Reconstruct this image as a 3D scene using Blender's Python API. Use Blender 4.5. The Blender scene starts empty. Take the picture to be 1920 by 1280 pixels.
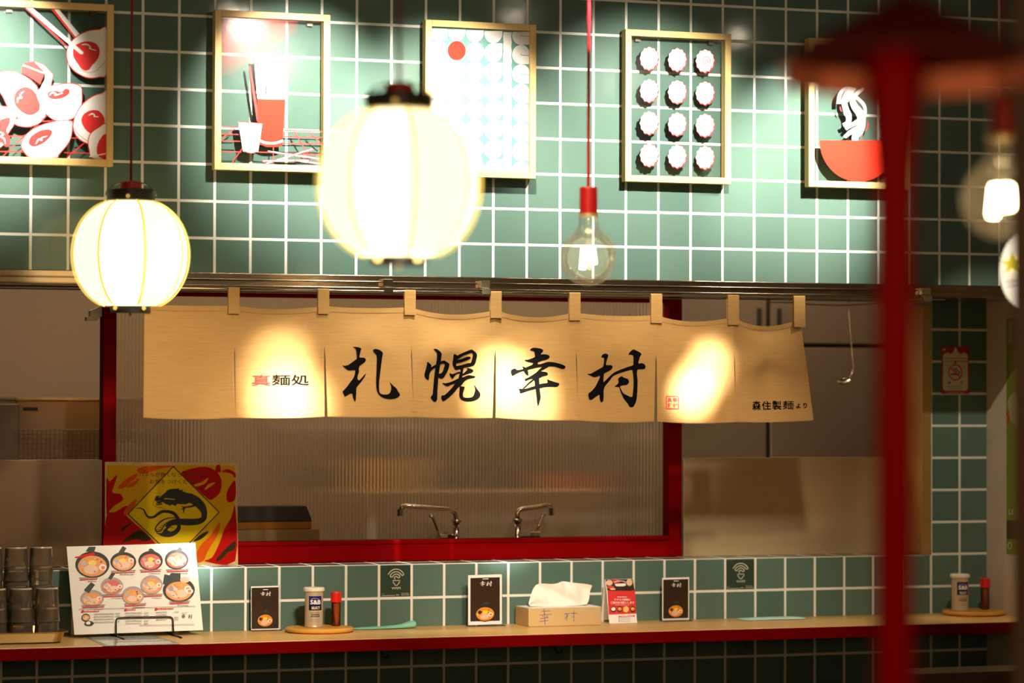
import bpy, bmesh, math, random
from mathutils import Vector, Matrix
from mathutils.geometry import tessellate_polygon
random.seed(7)
SC = bpy.context.scene
COL = SC.collection

# ---------------------------------------------------------------- camera (solved from the tile grid, 100 mm pitch)
F, YAW, PIT, ROL = 5575.25, .34677, .01789, -.00256
CAM = Vector((0, 0, 1.6))
_r = Vector((math.cos(YAW), -math.sin(YAW), 0)); _f = Vector((math.sin(YAW), math.cos(YAW), 0)); _z = Vector((0, 0, 1))
FW = _f * math.cos(PIT) + _z * math.sin(PIT); _u = -_f * math.sin(PIT) + _z * math.cos(PIT)
RT = _r * math.cos(ROL) - _u * math.sin(ROL); UP = _r * math.sin(ROL) + _u * math.cos(ROL)
cd = bpy.data.cameras.new('camera'); cam = bpy.data.objects.new('camera', cd); COL.objects.link(cam)
cam.matrix_world = Matrix(((RT.x, UP.x, -FW.x, CAM.x), (RT.y, UP.y, -FW.y, CAM.y), (RT.z, UP.z, -FW.z, CAM.z), (0, 0, 0, 1)))
cd.sensor_width = 36; cd.lens = 36 * F / 1920; cd.clip_start = .1; cd.clip_end = 60
cd.dof.use_dof = True; cd.dof.focus_distance = 8.35; cd.dof.aperture_fstop = 2.2
SC.camera = cam

# ---------------------------------------------------------------- world, exposure
w = bpy.data.worlds.new('world'); SC.world = w; w.use_nodes = True
w.node_tree.nodes['Background'].inputs[0].default_value = (1, .78, .5, 1)
w.node_tree.nodes['Background'].inputs[1].default_value = .02
SC.view_settings.view_transform = 'Standard'; SC.view_settings.look = 'None'
SC.view_settings.exposure = 0; SC.view_settings.gamma = 1; SC.view_settings.use_curve_mapping = False
try:
    SC.cycles.use_denoising = True
    SC.cycles.sample_clamp_indirect = 4
    SC.cycles.max_bounces = 8; SC.cycles.transparent_max_bounces = 16
    SC.cycles.caustics_reflective = False; SC.cycles.caustics_refractive = False
except Exception:
    pass

YU, YL = 7.836, 8.2803          # front face of the tiled soffit, front face of the tiled low wall
XR = 4.578                      # side wall on the right
ZS = 1.928                      # bottom of the tiled soffit
ZC = .923                       # counter top
ZCEIL = 3.05

def aim(name, kind, loc, target, energy, col=(1, .8, .55), **kw):
    l = bpy.data.lights.new(name, kind); l.energy = energy; l.color = col
    for k, v in kw.items(): setattr(l, k, v)
    o = bpy.data.objects.new(name, l); COL.objects.link(o)
    o.location = loc
    o.rotation_euler = (Vector(target) - Vector(loc)).to_track_quat('-Z', 'Y').to_euler()
    return o

WW = (1, .85, .66)
# track spots washing the pictures
TRACK = ((1.33, 2.40, 140, 49), (2.20, 2.36, 125, 50), (2.62, 2.22, 140, 54), (3.22, 2.28, 195, 44), (3.84, 2.25, 160, 46))
TZ = (2.72, 2.72, 2.86, 2.80, 2.72)
TY = (.70, .70, .70, 1.05, .70)
for k, (x, tz, e, ang) in enumerate(TRACK):
    aim('track_spot', 'SPOT', (x, YU - TY[k], TZ[k]), (x - (.10 if k == 4 else 0), YU, tz), e * 1.3, (1, .94, .82), spot_size=math.radians(ang), spot_blend=1, shadow_soft_size=.02)
# narrow spots reaching the noren
NSPOT = (((2.56, 6.35, 2.66), (2.165, 7.8, 1.60), 620, 7), ((3.0, 6.3, 2.66), (2.775, 7.8, 1.635), 700, 6.5), ((3.75, 6.3, 2.66), (3.375, 7.8, 1.62), 1000, 5.2))
NSPOT_EXTRA = (((2.66, 6.4, 2.66), (2.145, 7.8, 1.68), 300, 7), ((2.7, 6.35, 2.66), (2.215, 7.8, 1.555), 420, 6.5), ((2.6, 6.4, 2.66), (2.865, 7.8, 1.605), 500, 7), ((3.45, 6.4, 2.66), (3.425, 7.8, 1.69), 420, 5.5))  # extra spots added to make the light patches less round
for k, (loc, tgt, e, ang) in enumerate(NSPOT + NSPOT_EXTRA):
    aim('noren_spot', 'SPOT', loc, tgt, e * 2.3, (1, .97, .92), spot_size=math.radians(ang), spot_blend=1, shadow_soft_size=.03)
# warm spots from the dining side, with low fills added under the noren
for k, (x0_, x, e) in enumerate(((2.35, 1.75, 225), (2.2, 2.55, 205), (2.8, 3.35, 255))):
    aim('dining_and_fill_spot', 'SPOT', (x0_, 5.7, 2.8), (x, 8.1, 1.02), e, WW, spot_size=math.radians(33), spot_blend=.8, shadow_soft_size=.06)
aim('dining_and_fill_spot', 'SPOT', (1.45, 3.9, 1.9), (1.97, 8.39, 1.38), 115, WW, spot_size=math.radians(11), spot_blend=.8, shadow_soft_size=.05)  # low fill added to brighten the dragon sign
for x0_, x, e in ((2.3, 1.9, 52), (2.5, 2.5, 52), (2.7, 3.1, 48), (2.9, 3.7, 36)):
    aim('dining_and_fill_spot', 'SPOT', (x0_, 3.4, 1.72), (x, 8.0, 1.46), e, (1, .78, .50), spot_size=math.radians(12.4), spot_blend=.7, shadow_soft_size=.06)  # eye-level fills added for the noren and the red frame
aim('dining_and_fill_spot', 'SPOT', (3.9, 6.9, 2.6), (4.56, 8.1, 1.25), 42, WW, spot_size=math.radians(30), spot_blend=.5, shadow_soft_size=.01)
# warm fill added in the unseen room behind the camera
aim('room_fill_light', 'AREA', (.35, .8, 1.7), (2.6, 7.8, 1.6), 26, (1, .68, .38), shape='DISK', size=.9)
# kitchen lights
aim('kitchen_and_fill_light', 'AREA', (4.1, 8.75, 2.45), (4.1, 9.4, 1.3), 3, (1, .8, .58), size=.4, shape='SQUARE')  # fill added to brighten the refrigerator front
aim('kitchen_and_fill_light', 'AREA', (2.9, 9.3, 2.45), (2.8, 8.5, 1.4), 8, (1, .78, .52), size=.5, shape='SQUARE')  # fill added to brighten the ribbed pane from behind
aim('kitchen_and_fill_light', 'AREA', (2.2, 9.6, 2.45), (2.2, 9.6, 0), 6.5, (1, .78, .52), size=.8, shape='SQUARE')
aim('kitchen_and_fill_light', 'AREA', (3.5, 9.0, 2.45), (3.5, 9.0, 0), 9, (1, .78, .5), size=.6, shape='SQUARE')

for k, (x, e) in enumerate(((1.93, 5), (4.28, 10))):
    aim('kitchen_streak_light', 'POINT', (x, 8.78, 2.3), (x, 9, 0), e, (1, .8, .55), shadow_soft_size=.05)  # unseen points added to draw highlight streaks on the steel

# ---------------------------------------------------------------- projection helpers
def ray(px, py): return FW * F + RT * (px - 960) + UP * (640 - py)
def at(px, py, Y):
    d = ray(px, py); return CAM + d * (Y / d.y)
def atX(px, py, X):
    d = ray(px, py); return CAM + d * (X / d.x)
def atZ(px, py, Z):
    d = ray(px, py); return CAM + d * ((Z - CAM.z) / d.z)
def dep(px, py, D): return CAM + ray(px, py) * (D / F)

class Pl:
    """a flat sheet in the room: point P and normal n facing the viewer's side"""
    def __init__(s, P, n=(0, -1, 0)): s.P = Vector(P); s.n = Vector(n).normalized()
    def hit(s, px, py, off=0):
        d = ray(px, py); t = (s.P - CAM).dot(s.n) / d.dot(s.n)
        return CAM + d * t + s.n * off

# ---------------------------------------------------------------- materials
def lin(c):
    out = []
    for v in c:
        v /= 255
        out.append(v / 12.92 if v <= .04045 else ((v + .055) / 1.055) ** 2.4)
    return (*out, 1)
MATS = {}
def mat(name, rgb=(200, 200, 200), rough=.5, metal=0, var=.06, scale=30, bump=0, stretch=None, spec=.5, emit=None, es=0, coat=0, aniso=0):
    if name in MATS: return MATS[name]
    m = bpy.data.materials.new(name); m.use_nodes = True; nt = m.node_tree; b = nt.nodes['Principled BSDF']
    c = lin(rgb)
    tc = nt.nodes.new('ShaderNodeTexCoord'); no = nt.nodes.new('ShaderNodeTexNoise'); no.inputs['Scale'].default_value = scale
    if stretch:
        mp = nt.nodes.new('ShaderNodeMapping'); mp.inputs['Scale'].default_value = stretch
        nt.links.new(tc.outputs['Object'], mp.inputs[0]); nt.links.new(mp.outputs[0], no.inputs['Vector'])
    else: nt.links.new(tc.outputs['Object'], no.inputs['Vector'])
    mx = nt.nodes.new('ShaderNodeMix'); mx.data_type = 'RGBA'
    mx.inputs[6].default_value = [max(0, v * (1 - var)) for v in c[:3]] + [1]
    mx.inputs[7].default_value = [min(1, v * (1 + var)) for v in c[:3]] + [1]
    nt.links.new(no.outputs[0], mx.inputs[0]); nt.links.new(mx.outputs[2], b.inputs['Base Color'])
    b.inputs['Roughness'].default_value = rough; b.inputs['Metallic'].default_value = metal
    b.inputs['Specular IOR Level'].default_value = spec
    if aniso:
        tg = nt.nodes.new('ShaderNodeTangent'); tg.direction_type = 'RADIAL'; tg.axis = 'Z'; nt.links.new(tg.outputs[0], b.inputs['Tangent'])
        b.inputs['Anisotropic'].default_value = aniso; b.inputs['Anisotropic Rotation'].default_value = 0
    if coat: b.inputs['Coat Weight'].default_value = coat; b.inputs['Coat Roughness'].default_value = .08
    if bump:
        bp = nt.nodes.new('ShaderNodeBump'); bp.inputs['Strength'].default_value = bump; bp.inputs['Distance'].default_value = .003
        nt.links.new(no.outputs[0], bp.inputs['Height']); nt.links.new(bp.outputs[0], b.inputs['Normal'])
    if emit:
        b.inputs['Emission Color'].default_value = lin(emit); b.inputs['Emission Strength'].default_value = es
    MATS[name] = m
    return m

def tile_mat(name, axes, o0, o1, rgb=(91, 116, 104), grout=(236, 232, 220)):
    m = bpy.data.materials.new(name); m.use_nodes = True; nt = m.node_tree; N = nt.nodes; L = nt.links
    b = N['Principled BSDF']; g = N.new('ShaderNodeNewGeometry'); sp = N.new('ShaderNodeSeparateXYZ'); L.new(g.outputs['Position'], sp.inputs[0])
    def mth(op, a, bb=None, c=None):
        n = N.new('ShaderNodeMath'); n.operation = op
        for i, v in enumerate((a, bb, c)):
            if v is None: continue
            if hasattr(v, 'is_linked') or not isinstance(v, (int, float)): L.new(v, n.inputs[i])
            else: n.inputs[i].default_value = v
        return n.outputs[0]
    ds, ids = [], []
    for ax, o in zip(axes, (o0, o1)):
        u = mth('MULTIPLY', mth('SUBTRACT', sp.outputs[ax], o), 10.0)
        fr = mth('FRACT', u); ids.append(mth('FLOOR', u))
        ds.append(mth('MINIMUM', fr, mth('SUBTRACT', 1.0, fr)))
    b.inputs['Specular IOR Level'].default_value = .3
    d = mth('MINIMUM', ds[0], ds[1])
    mask = N.new('ShaderNodeMapRange'); mask.interpolation_type = 'SMOOTHSTEP'
    mask.inputs[1].default_value = .030; mask.inputs[2].default_value = .045; L.new(d, mask.inputs[0])
    cb = N.new('ShaderNodeCombineXYZ'); L.new(ids[0], cb.inputs[0]); L.new(ids[1], cb.inputs[1])
    wn = N.new('ShaderNodeTexWhiteNoise'); L.new(cb.outputs[0], wn.inputs[0])
    c = lin(rgb); mx = N.new('ShaderNodeMix'); mx.data_type = 'RGBA'; L.new(wn.outputs[0], mx.inputs[0])
    mx.inputs[6].default_value = (c[0] * .88, c[1] * .9, c[2] * .92, 1); mx.inputs[7].default_value = (c[0] * 1.1, c[1] * 1.08, c[2] * 1.06, 1)
    m2 = N.new('ShaderNodeMix'); m2.data_type = 'RGBA'; L.new(mask.outputs[0], m2.inputs[0])
    m2.inputs[6].default_value = lin(grout); L.new(mx.outputs[2], m2.inputs[7]); L.new(m2.outputs[2], b.inputs['Base Color'])
    ro = N.new('ShaderNodeMapRange'); ro.inputs[3].default_value = .85; ro.inputs[4].default_value = .13; L.new(mask.outputs[0], ro.inputs[0]); L.new(ro.outputs[0], b.inputs['Roughness'])
    no = N.new('ShaderNodeTexNoise'); no.inputs['Scale'].default_value = 14; L.new(g.outputs['Position'], no.inputs['Vector'])
    h = mth('ADD', mask.outputs[0], mth('MULTIPLY', no.outputs[0], .35))
    bp = N.new('ShaderNodeBump'); bp.inputs['Strength'].default_value = .5; bp.inputs['Distance'].default_value = .0025
    L.new(h, bp.inputs['Height']); L.new(bp.outputs[0], b.inputs['Normal'])
    return m

def clear_mat(name, tint=(255, 255, 255), gloss=.06, haze=0, ior=1.45, hazecol=(230, 220, 200), fk=1):
    """thin clear sheet: transparent, fresnel reflection, optional haze"""
    if name in MATS: return MATS[name]
    m = bpy.data.materials.new(name); m.use_nodes = True; nt = m.node_tree; N = nt.nodes; L = nt.links
    N.remove(N['Principled BSDF']); out = N['Material Output']
    t = N.new('ShaderNodeBsdfTransparent'); t.inputs[0].default_value = lin(tint)
    g = N.new('ShaderNodeBsdfGlossy'); g.inputs['Roughness'].default_value = gloss
    fr = N.new('ShaderNodeFresnel'); fr.inputs[0].default_value = ior
    no = N.new('ShaderNodeTexNoise'); no.inputs['Scale'].default_value = 6
    bp = N.new('ShaderNodeBump'); bp.inputs['Strength'].default_value = .05; bp.inputs['Distance'].default_value = .01; L.new(no.outputs[0], bp.inputs['Height']); L.new(bp.outputs[0], g.inputs['Normal'])
    src = t.outputs[0]
    if haze:
        df = N.new('ShaderNodeBsdfDiffuse'); df.inputs[0].default_value = lin(hazecol)
        tl = N.new('ShaderNodeBsdfTranslucent'); tl.inputs[0].default_value = lin(hazecol)
        ad = N.new('ShaderNodeMixShader'); ad.inputs[0].default_value = .5; L.new(df.outputs[0], ad.inputs[1]); L.new(tl.outputs[0], ad.inputs[2])
        mh = N.new('ShaderNodeMixShader'); mh.inputs[0].default_value = haze; L.new(src, mh.inputs[1]); L.new(ad.outputs[0], mh.inputs[2]); src = mh.outputs[0]
    fm = N.new('ShaderNodeMath'); fm.operation = 'MULTIPLY'; fm.inputs[1].default_value = fk; L.new(fr.outputs[0], fm.inputs[0])
    mx = N.new('ShaderNodeMixShader'); L.new(fm.outputs[0], mx.inputs[0]); L.new(src, mx.inputs[1]); L.new(g.outputs[0], mx.inputs[2]); L.new(mx.outputs[0], out.inputs[0])
    MATS[name] = m
    return m

def glow_mat(name, rgb, strength):
    if name in MATS: return MATS[name]
    return mat(name, rgb, .8, emit=rgb, es=strength)

def cloth_mat():
    m = bpy.data.materials.new('linen_cloth'); m.use_nodes = True; nt = m.node_tree; N = nt.nodes; L = nt.links
    b = N['Principled BSDF']; out = N['Material Output']
    g = N.new('ShaderNodeNewGeometry'); mp = N.new('ShaderNodeMapping'); mp.inputs['Scale'].default_value = (18, 18, 420)
    L.new(g.outputs['Position'], mp.inputs[0]); no = N.new('ShaderNodeTexNoise'); no.inputs['Scale'].default_value = 1; no.inputs['Detail'].default_value = 3; L.new(mp.outputs[0], no.inputs['Vector'])
    mp2 = N.new('ShaderNodeMapping'); mp2.inputs['Scale'].default_value = (700, 60, 60); L.new(g.outputs['Position'], mp2.inputs[0])
    n2 = N.new('ShaderNodeTexNoise'); n2.inputs['Scale'].default_value = 1; L.new(mp2.outputs[0], n2.inputs['Vector'])
    cr = N.new('ShaderNodeMix'); cr.data_type = 'RGBA'; L.new(no.outputs[0], cr.inputs[0])
    cr.inputs[6].default_value = lin((184, 139, 80)); cr.inputs[7].default_value = lin((208, 163, 101)); L.new(cr.outputs[2], b.inputs['Base Color'])
    b.inputs['Roughness'].default_value = .9; b.inputs['Specular IOR Level'].default_value = .15
    ad = N.new('ShaderNodeMath'); ad.operation = 'ADD'; L.new(no.outputs[0], ad.inputs[0]); L.new(n2.outputs[0], ad.inputs[1])
    bp = N.new('ShaderNodeBump'); bp.inputs['Strength'].default_value = .35; bp.inputs['Distance'].default_value = .0015; L.new(ad.outputs[0], bp.inputs['Height']); L.new(bp.outputs[0], b.inputs['Normal'])
    tl = N.new('ShaderNodeBsdfTranslucent'); L.new(cr.outputs[2], tl.inputs[0])
    mx = N.new('ShaderNodeMixShader'); mx.inputs[0].default_value = .22; L.new(b.outputs[0], mx.inputs[1]); L.new(tl.outputs[0], mx.inputs[2]); L.new(mx.outputs[0], out.inputs[0])
    return m

def ribbed_mat():
    m = bpy.data.materials.new('ribbed_glass'); m.use_nodes = True; nt = m.node_tree; N = nt.nodes; L = nt.links
    N.remove(N['Principled BSDF']); out = N['Material Output']
    rf = N.new('ShaderNodeBsdfRefraction'); rf.inputs['IOR'].default_value = 1.25; rf.inputs['Roughness'].default_value = .16; rf.inputs[0].default_value = lin((235, 220, 200))
    g = N.new('ShaderNodeBsdfGlossy'); g.inputs['Roughness'].default_value = .18; g.inputs[0].default_value = lin((235, 220, 200))
    df = N.new('ShaderNodeBsdfDiffuse'); df.inputs[0].default_value = lin((200, 180, 155))
    tl = N.new('ShaderNodeBsdfTranslucent'); tl.inputs[0].default_value = lin((215, 195, 165))
    a = N.new('ShaderNodeMixShader'); a.inputs[0].default_value = .6; L.new(df.outputs[0], a.inputs[1]); L.new(tl.outputs[0], a.inputs[2])
    bb = N.new('ShaderNodeMixShader'); bb.inputs[0].default_value = .33; L.new(rf.outputs[0], bb.inputs[1]); L.new(a.outputs[0], bb.inputs[2])
    fr = N.new('ShaderNodeFresnel'); fr.inputs[0].default_value = 1.5
    c = N.new('ShaderNodeMixShader'); L.new(fr.outputs[0], c.inputs[0]); L.new(bb.outputs[0], c.inputs[1]); L.new(g.outputs[0], c.inputs[2]); L.new(c.outputs[0], out.inputs[0])
    return m

M_RED = mat('red_paint', (128, 0, 0), .55, var=.04, scale=12, spec=.03)
M_REDDARK = mat('counter_edge_red', (106, 0, 0), .6, var=.04, spec=.03)
M_WOODF = mat('frame_wood', (246, 206, 132), .5, var=.08, scale=4, stretch=(30, 30, 3))
M_COUNTER = mat('counter_wood', (224, 178, 106), .32, var=.08, scale=3, stretch=(2, 26, 26))
M_STEEL = mat('brushed_steel', (152, 124, 92), .26, .8, var=.04, scale=1, stretch=(3, 3, 120))
M_STEELD = mat('dark_steel', (120, 104, 90), .34, 1, var=.1, scale=4, stretch=(90, 6, 2), bump=.02)
M_CHROME = mat('chrome', (215, 205, 185), .13, 1, var=.03)
M_TRIM = mat('rail_steel', (150, 130, 105), .22, 1, var=.12, scale=6, stretch=(3, 40, 120), bump=.06)
M_BLACK = mat('black_plastic', (26, 24, 22), .45)
M_BLACKWIRE = mat('black_wire', (30, 27, 25), .35, .5)
M_WHITE = mat('white_print', (246, 240, 234), .6, var=.02)
M_PAPER = mat('white_paper', (244, 238, 228), .7, var=.03, scale=8)
M_PRED = mat('print_red', (222, 36, 30), .6, var=.03)
M_PORANGE = mat('print_orange', (226, 52, 34), .6, var=.03, spec=.1)
M_PBLUSH = mat('print_blush', (250, 216, 214), .6, var=.03)
M_PDARK = mat('print_black', (22, 19, 17), .6, var=.03)
M_PGREY = mat('print_grey', (120, 112, 106), .6)
M_PBROWN = mat('print_brown', (52, 34, 20), .35, var=.15, scale=18)
M_BROTH = mat('print_broth', (232, 140, 26), .5, var=.25, scale=260)
M_BROTHR = mat('print_red_broth', (214, 66, 24), .5, var=.3, scale=260)
M_PORK = mat('print_pork', (236, 190, 160), .5, var=.12, scale=220)
M_CORN = mat('print_corn', (246, 206, 40), .5, var=.1)
M_NORI = mat('print_nori', (38, 48, 34), .6)
M_YOLK = mat('print_yolk', (238, 112, 34), .5)
M_INK = mat('sumi_ink', (9, 8, 8), .9, var=.02, spec=.08)
M_LINEN = cloth_mat()
M_TILEU = tile_mat('teal_wall_tile', (0, 2), 1.47505, 2.02119)
M_TILEL = tile_mat('teal_counter_tile', (0, 2), 2.08257, 1.00675)
M_TILETOP = tile_mat('teal_ledge_tile', (0, 1), 2.08257, YL)
M_CLEAR = clear_mat('clear_acrylic', (250, 252, 252), .16)

# ---------------------------------------------------------------- mesh builder, tagging
ORG = {}
class MB:
    def __init__(s): s.v, s.f, s.m = [], [], []
    def add(s, vs, fs, mi=0):
        b = len(s.v); s.v += [Vector(p) for p in vs]
        for f in fs: s.f.append([b + i for i in f]); s.m.append(mi)
        return s
    def box(s, x0, x1, y0, y1, z0, z1, mi=0):
        return s.add([(x0, y0, z0), (x1, y0, z0), (x1, y1, z0), (x0, y1, z0), (x0, y0, z1), (x1, y0, z1), (x1, y1, z1), (x0, y1, z1)],
                     [(0, 1, 5, 4), (1, 2, 6, 5), (2, 3, 7, 6), (3, 0, 4, 7), (4, 5, 6, 7), (3, 2, 1, 0)], mi)
    def lathe(s, prof, c, seg=40, mi=0, a0=0, a1=2 * math.pi):
        full = abs(a1 - a0 - 2 * math.pi) < 1e-6; n = seg if full else seg + 1; c = Vector(c)
        vs = [c + Vector((r * math.cos(a0 + (a1 - a0) * k / seg), r * math.sin(a0 + (a1 - a0) * k / seg), z)) for r, z in prof for k in range(n)]
        fs = []
        for i in range(len(prof) - 1):
            for k in range(seg):
                k2 = (k + 1) % n
                fs.append((i * n + k, i * n + k2, (i + 1) * n + k2, (i + 1) * n + k))
        return s.add(vs, fs, mi)
    def tube(s, pts, r, seg=10, mi=0):
        pts = [Vector(p) for p in pts]; n = len(pts); rs = r if isinstance(r, (list, tuple)) else [r] * n
        vs, fs = [], []; up = None
        for i, p in enumerate(pts):
            t = (pts[min(i + 1, n - 1)] - pts[max(i - 1, 0)]).normalized()
            if up is None: up = t.orthogonal().normalized()
            up = (up - t * up.dot(t)).normalized(); sd = t.cross(up)
            vs += [p + (up * math.cos(2 * math.pi * k / seg) + sd * math.sin(2 * math.pi * k / seg)) * rs[i] for k in range(seg)]
        for i in range(n - 1):
            for k in range(seg): fs.append((i * seg + k, i * seg + (k + 1) % seg, (i + 1) * seg + (k + 1) % seg, (i + 1) * seg + k))
        fs.append(tuple(range(seg))[::-1]); fs.append(tuple((n - 1) * seg + k for k in range(seg)))
        return s.add(vs, fs, mi)
    def quad(s, a, b, c, d, mi=0): return s.add([a, b, c, d], [(0, 1, 2, 3)], mi)
    def slab(s, pts, n, th, mi=0):
        """outline pts (3D, planar) given a thickness th along -n"""
        pts = [Vector(p) for p in pts]; n = Vector(n); k = len(pts)
        tr = tessellate_polygon([pts])
        s.add(pts, tr, mi); s.add([p - n * th for p in pts], [t[::-1] for t in tr], mi)
        return s.add(pts + [p - n * th for p in pts], [(i, (i + 1) % k, k + (i + 1) % k, k + i) for i in range(k)], mi)
    def build(s, name, mats, parent=None, smooth=False, bevel=0, fix=True, weld=False):
        me = bpy.data.meshes.new(name); o0 = ORG.get(parent.name, Vector()) if parent else Vector()
        me.from_pydata([v - o0 for v in s.v], [], s.f)
        for m in (mats if isinstance(mats, (list, tuple)) else [mats]): me.materials.append(m)
        for p, mi in zip(me.polygons, s.m): p.material_index = mi; p.use_smooth = smooth
        if fix or weld:
            bm = bmesh.new(); bm.from_mesh(me)
            if weld: bmesh.ops.remove_doubles(bm, verts=bm.verts, dist=1e-5)
            if fix: bmesh.ops.recalc_face_normals(bm, faces=bm.faces)
            bm.to_mesh(me); bm.free()
        o = bpy.data.objects.new(name, me); COL.objects.link(o)
        if parent: o.parent = parent; ORG[o.name] = o0
        else: ORG[o.name] = Vector()
        if bevel:
            b = o.modifiers.new('bevel', 'BEVEL'); b.width = bevel; b.segments = 2; b.limit_method = 'ANGLE'
        return o

def tag(o, label=None, cat=None, group=None, kind=None):
    if label: o['label'] = label
    if cat: o['category'] = cat
    if group: o['group'] = group
    if kind: o['kind'] = kind
    return o
def thing(name, loc, label, cat, group=None):
    o = bpy.data.objects.new(name, None); COL.objects.link(o); o.location = loc; o.empty_display_size = .05
    ORG[o.name] = Vector(loc); return tag(o, label, cat, group)
def copy_tree(o, parent=None):
    c = o.copy(); COL.objects.link(c)
    if parent: c.parent = parent
    for ch in list(o.children): copy_tree(ch, c)
    return c
def copy_thing(o, loc, label):
    c = copy_tree(o); c.location = loc; c['label'] = label; return c

def sm(pts, n=4, closed=True):
    """Catmull-Rom smoothing of a 2D outline"""
    out = []; k = len(pts)
    rng = range(k) if closed else range(k - 1)
    for i in rng:
        if closed: p0, p1, p2, p3 = pts[i - 1], pts[i], pts[(i + 1) % k], pts[(i + 2) % k]
        else: p0, p1, p2, p3 = pts[max(i - 1, 0)], pts[i], pts[i + 1], pts[min(i + 2, k - 1)]
        for j in range(n):
            t = j / n
            out.append(tuple(.5 * (2 * p1[a] + (p2[a] - p0[a]) * t + (2 * p0[a] - 5 * p1[a] + 4 * p2[a] - p3[a]) * t * t + (3 * p1[a] - p0[a] - 3 * p2[a] + p3[a]) * t ** 3) for a in (0, 1)))
    if not closed: out.append(pts[-1])
    return out
def ell(cx, cy, rx, ry=None, n=28): ry = ry or rx; return [(cx + rx * math.cos(2 * math.pi * k / n), cy + ry * math.sin(2 * math.pi * k / n)) for k in range(n)]
def rect(x0, y0, x1, y1): return [(x0, y0), (x1, y0), (x1, y1), (x0, y1)]

_G = {}
def glyphs(body, bold=0):
    """outline mesh of a line of lettering, normalised to a unit box (u right, v down)"""
    if (body, bold) in _G: return _G[(body, bold)]
    cu = bpy.data.curves.new('lettering', 'FONT'); cu.body = body; cu.offset = bold; cu.resolution_u = 3; cu.fill_mode = 'FRONT'
    o = bpy.data.objects.new('lettering', cu); COL.objects.link(o)
    me = bpy.data.meshes.new_from_object(o.evaluated_get(bpy.context.evaluated_depsgraph_get()))
    vs = [v.co.copy() for v in me.vertices]; fs = [tuple(p.vertices) for p in me.polygons]
    bpy.data.objects.remove(o); bpy.data.curves.remove(cu); bpy.data.meshes.remove(me)
    x0, x1 = min(v.x for v in vs), max(v.x for v in vs); y0, y1 = min(v.y for v in vs), max(v.y for v in vs)
    r = ([((v.x - x0) / (x1 - x0), (y1 - v.y) / max(1e-6, y1 - y0)) for v in vs], fs); _G[(body, bold)] = r
    return r

class Art:
    """print laid on a sheet: shapes given where they sit on that sheet"""
    def __init__(s, pl, T=None, mats=()):
        s.pl, s.T, s.mb, s.mats, s.lay = pl, T or (lambda x, y: (x, y)), MB(), list(mats), 0
    def mi(s, m):
        if m not in s.mats: s.mats.append(m)
        return s.mats.index(m)
    def P(s, p, off): return s.pl.hit(*s.T(*p), off)
    def off(s): s.lay += 1; return .0003 + s.lay * .00003
    def poly(s, pts, m, smooth=0):
        if smooth: pts = sm(pts, smooth)
        o = s.off(); P = [s.P(p, o) for p in pts]
        s.mb.add(P, tessellate_polygon([P]), s.mi(m)); return s
    def stroke(s, pts, wd, m, closed=False, smooth=0):
        if smooth: pts = sm(pts, smooth, closed)
        if closed: pts = list(pts) + [pts[0]]
        o = s.off(); n = len(pts); vs = []
        ws = wd if isinstance(wd, (list, tuple)) else None
        for i, p in enumerate(pts):
            a, b = pts[max(i - 1, 0)], pts[min(i + 1, n - 1)]
            if closed and i in (0, n - 1): a, b = pts[n - 2], pts[1]
            dx, dy = b[0] - a[0], b[1] - a[1]; l = math.hypot(dx, dy) or 1
            if ws:
                t = i / (n - 1) * (len(ws) - 1); k = min(int(t), len(ws) - 2); wv = ws[k] + (ws[k + 1] - ws[k]) * (t - k)
            else: wv = wd
            nx, ny = -dy / l * wv / 2, dx / l * wv / 2
            vs += [s.P((p[0] + nx, p[1] + ny), o), s.P((p[0] - nx, p[1] - ny), o)]
        s.mb.add(vs, [(2 * i, 2 * i + 1, 2 * i + 3, 2 * i + 2) for i in range(n - 1)], s.mi(m)); return s
    def text(s, body, x0, y0, x1, y1, m, bold=0, slope=0):
        vs, fs = glyphs(body, bold); o = s.off()
        s.mb.add([s.P((x0 + (x1 - x0) * u, y0 + (y1 - y0) * v + slope * (x1 - x0) * u), o) for u, v in vs], fs, s.mi(m)); return s
    def build(s, name, parent=None): return s.mb.build(name, s.mats, parent, fix=False)

# traced brush characters (each in its own 1280-unit square)
K_SATSU = [[(305,100),(380,103),(430,115),(458,135),(447,180),(435,240),(430,293),(500,297),(530,305),(550,340),(535,375),(490,410),(445,440),(425,465),(415,510),(420,545),(408,600),(392,640),(390,690),(418,715),(440,700),(480,660),(525,610),(545,595),(548,610),(500,690),(450,755),(410,800),(375,840),(365,880),(362,960),(355,1050),(345,1100),(330,1098),(310,1060),(295,1010),(285,965),(262,960),(230,970),(190,995),(155,1012),(135,1000),(105,930),(125,900),(190,830),(250,750),(300,690),(330,630),(345,570),(345,528),(300,530),(230,535),(200,525),(150,485),(105,443),(150,447),(215,430),(290,380),(340,345),(372,322),(375,290),(370,220),(362,165),(345,130)],
 [(678,160),(690,145),(735,138),(790,155),(840,185),(862,220),(855,270),(845,350),(835,450),(820,560),(808,660),(797,740),(793,830),(795,900),(805,945),(840,970),(890,978),(950,975),(990,955),(1010,920),(1023,870),(1022,820),(1000,765),(1005,758),(1050,805),(1120,865),(1150,920),(1185,975),(1170,1010),(1110,1045),(1040,1060),(960,1060),(890,1045),(830,1015),(785,975),(755,915),(740,830),(740,700),(748,560),(752,420),(752,280),(735,240),(700,200)]]
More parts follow.
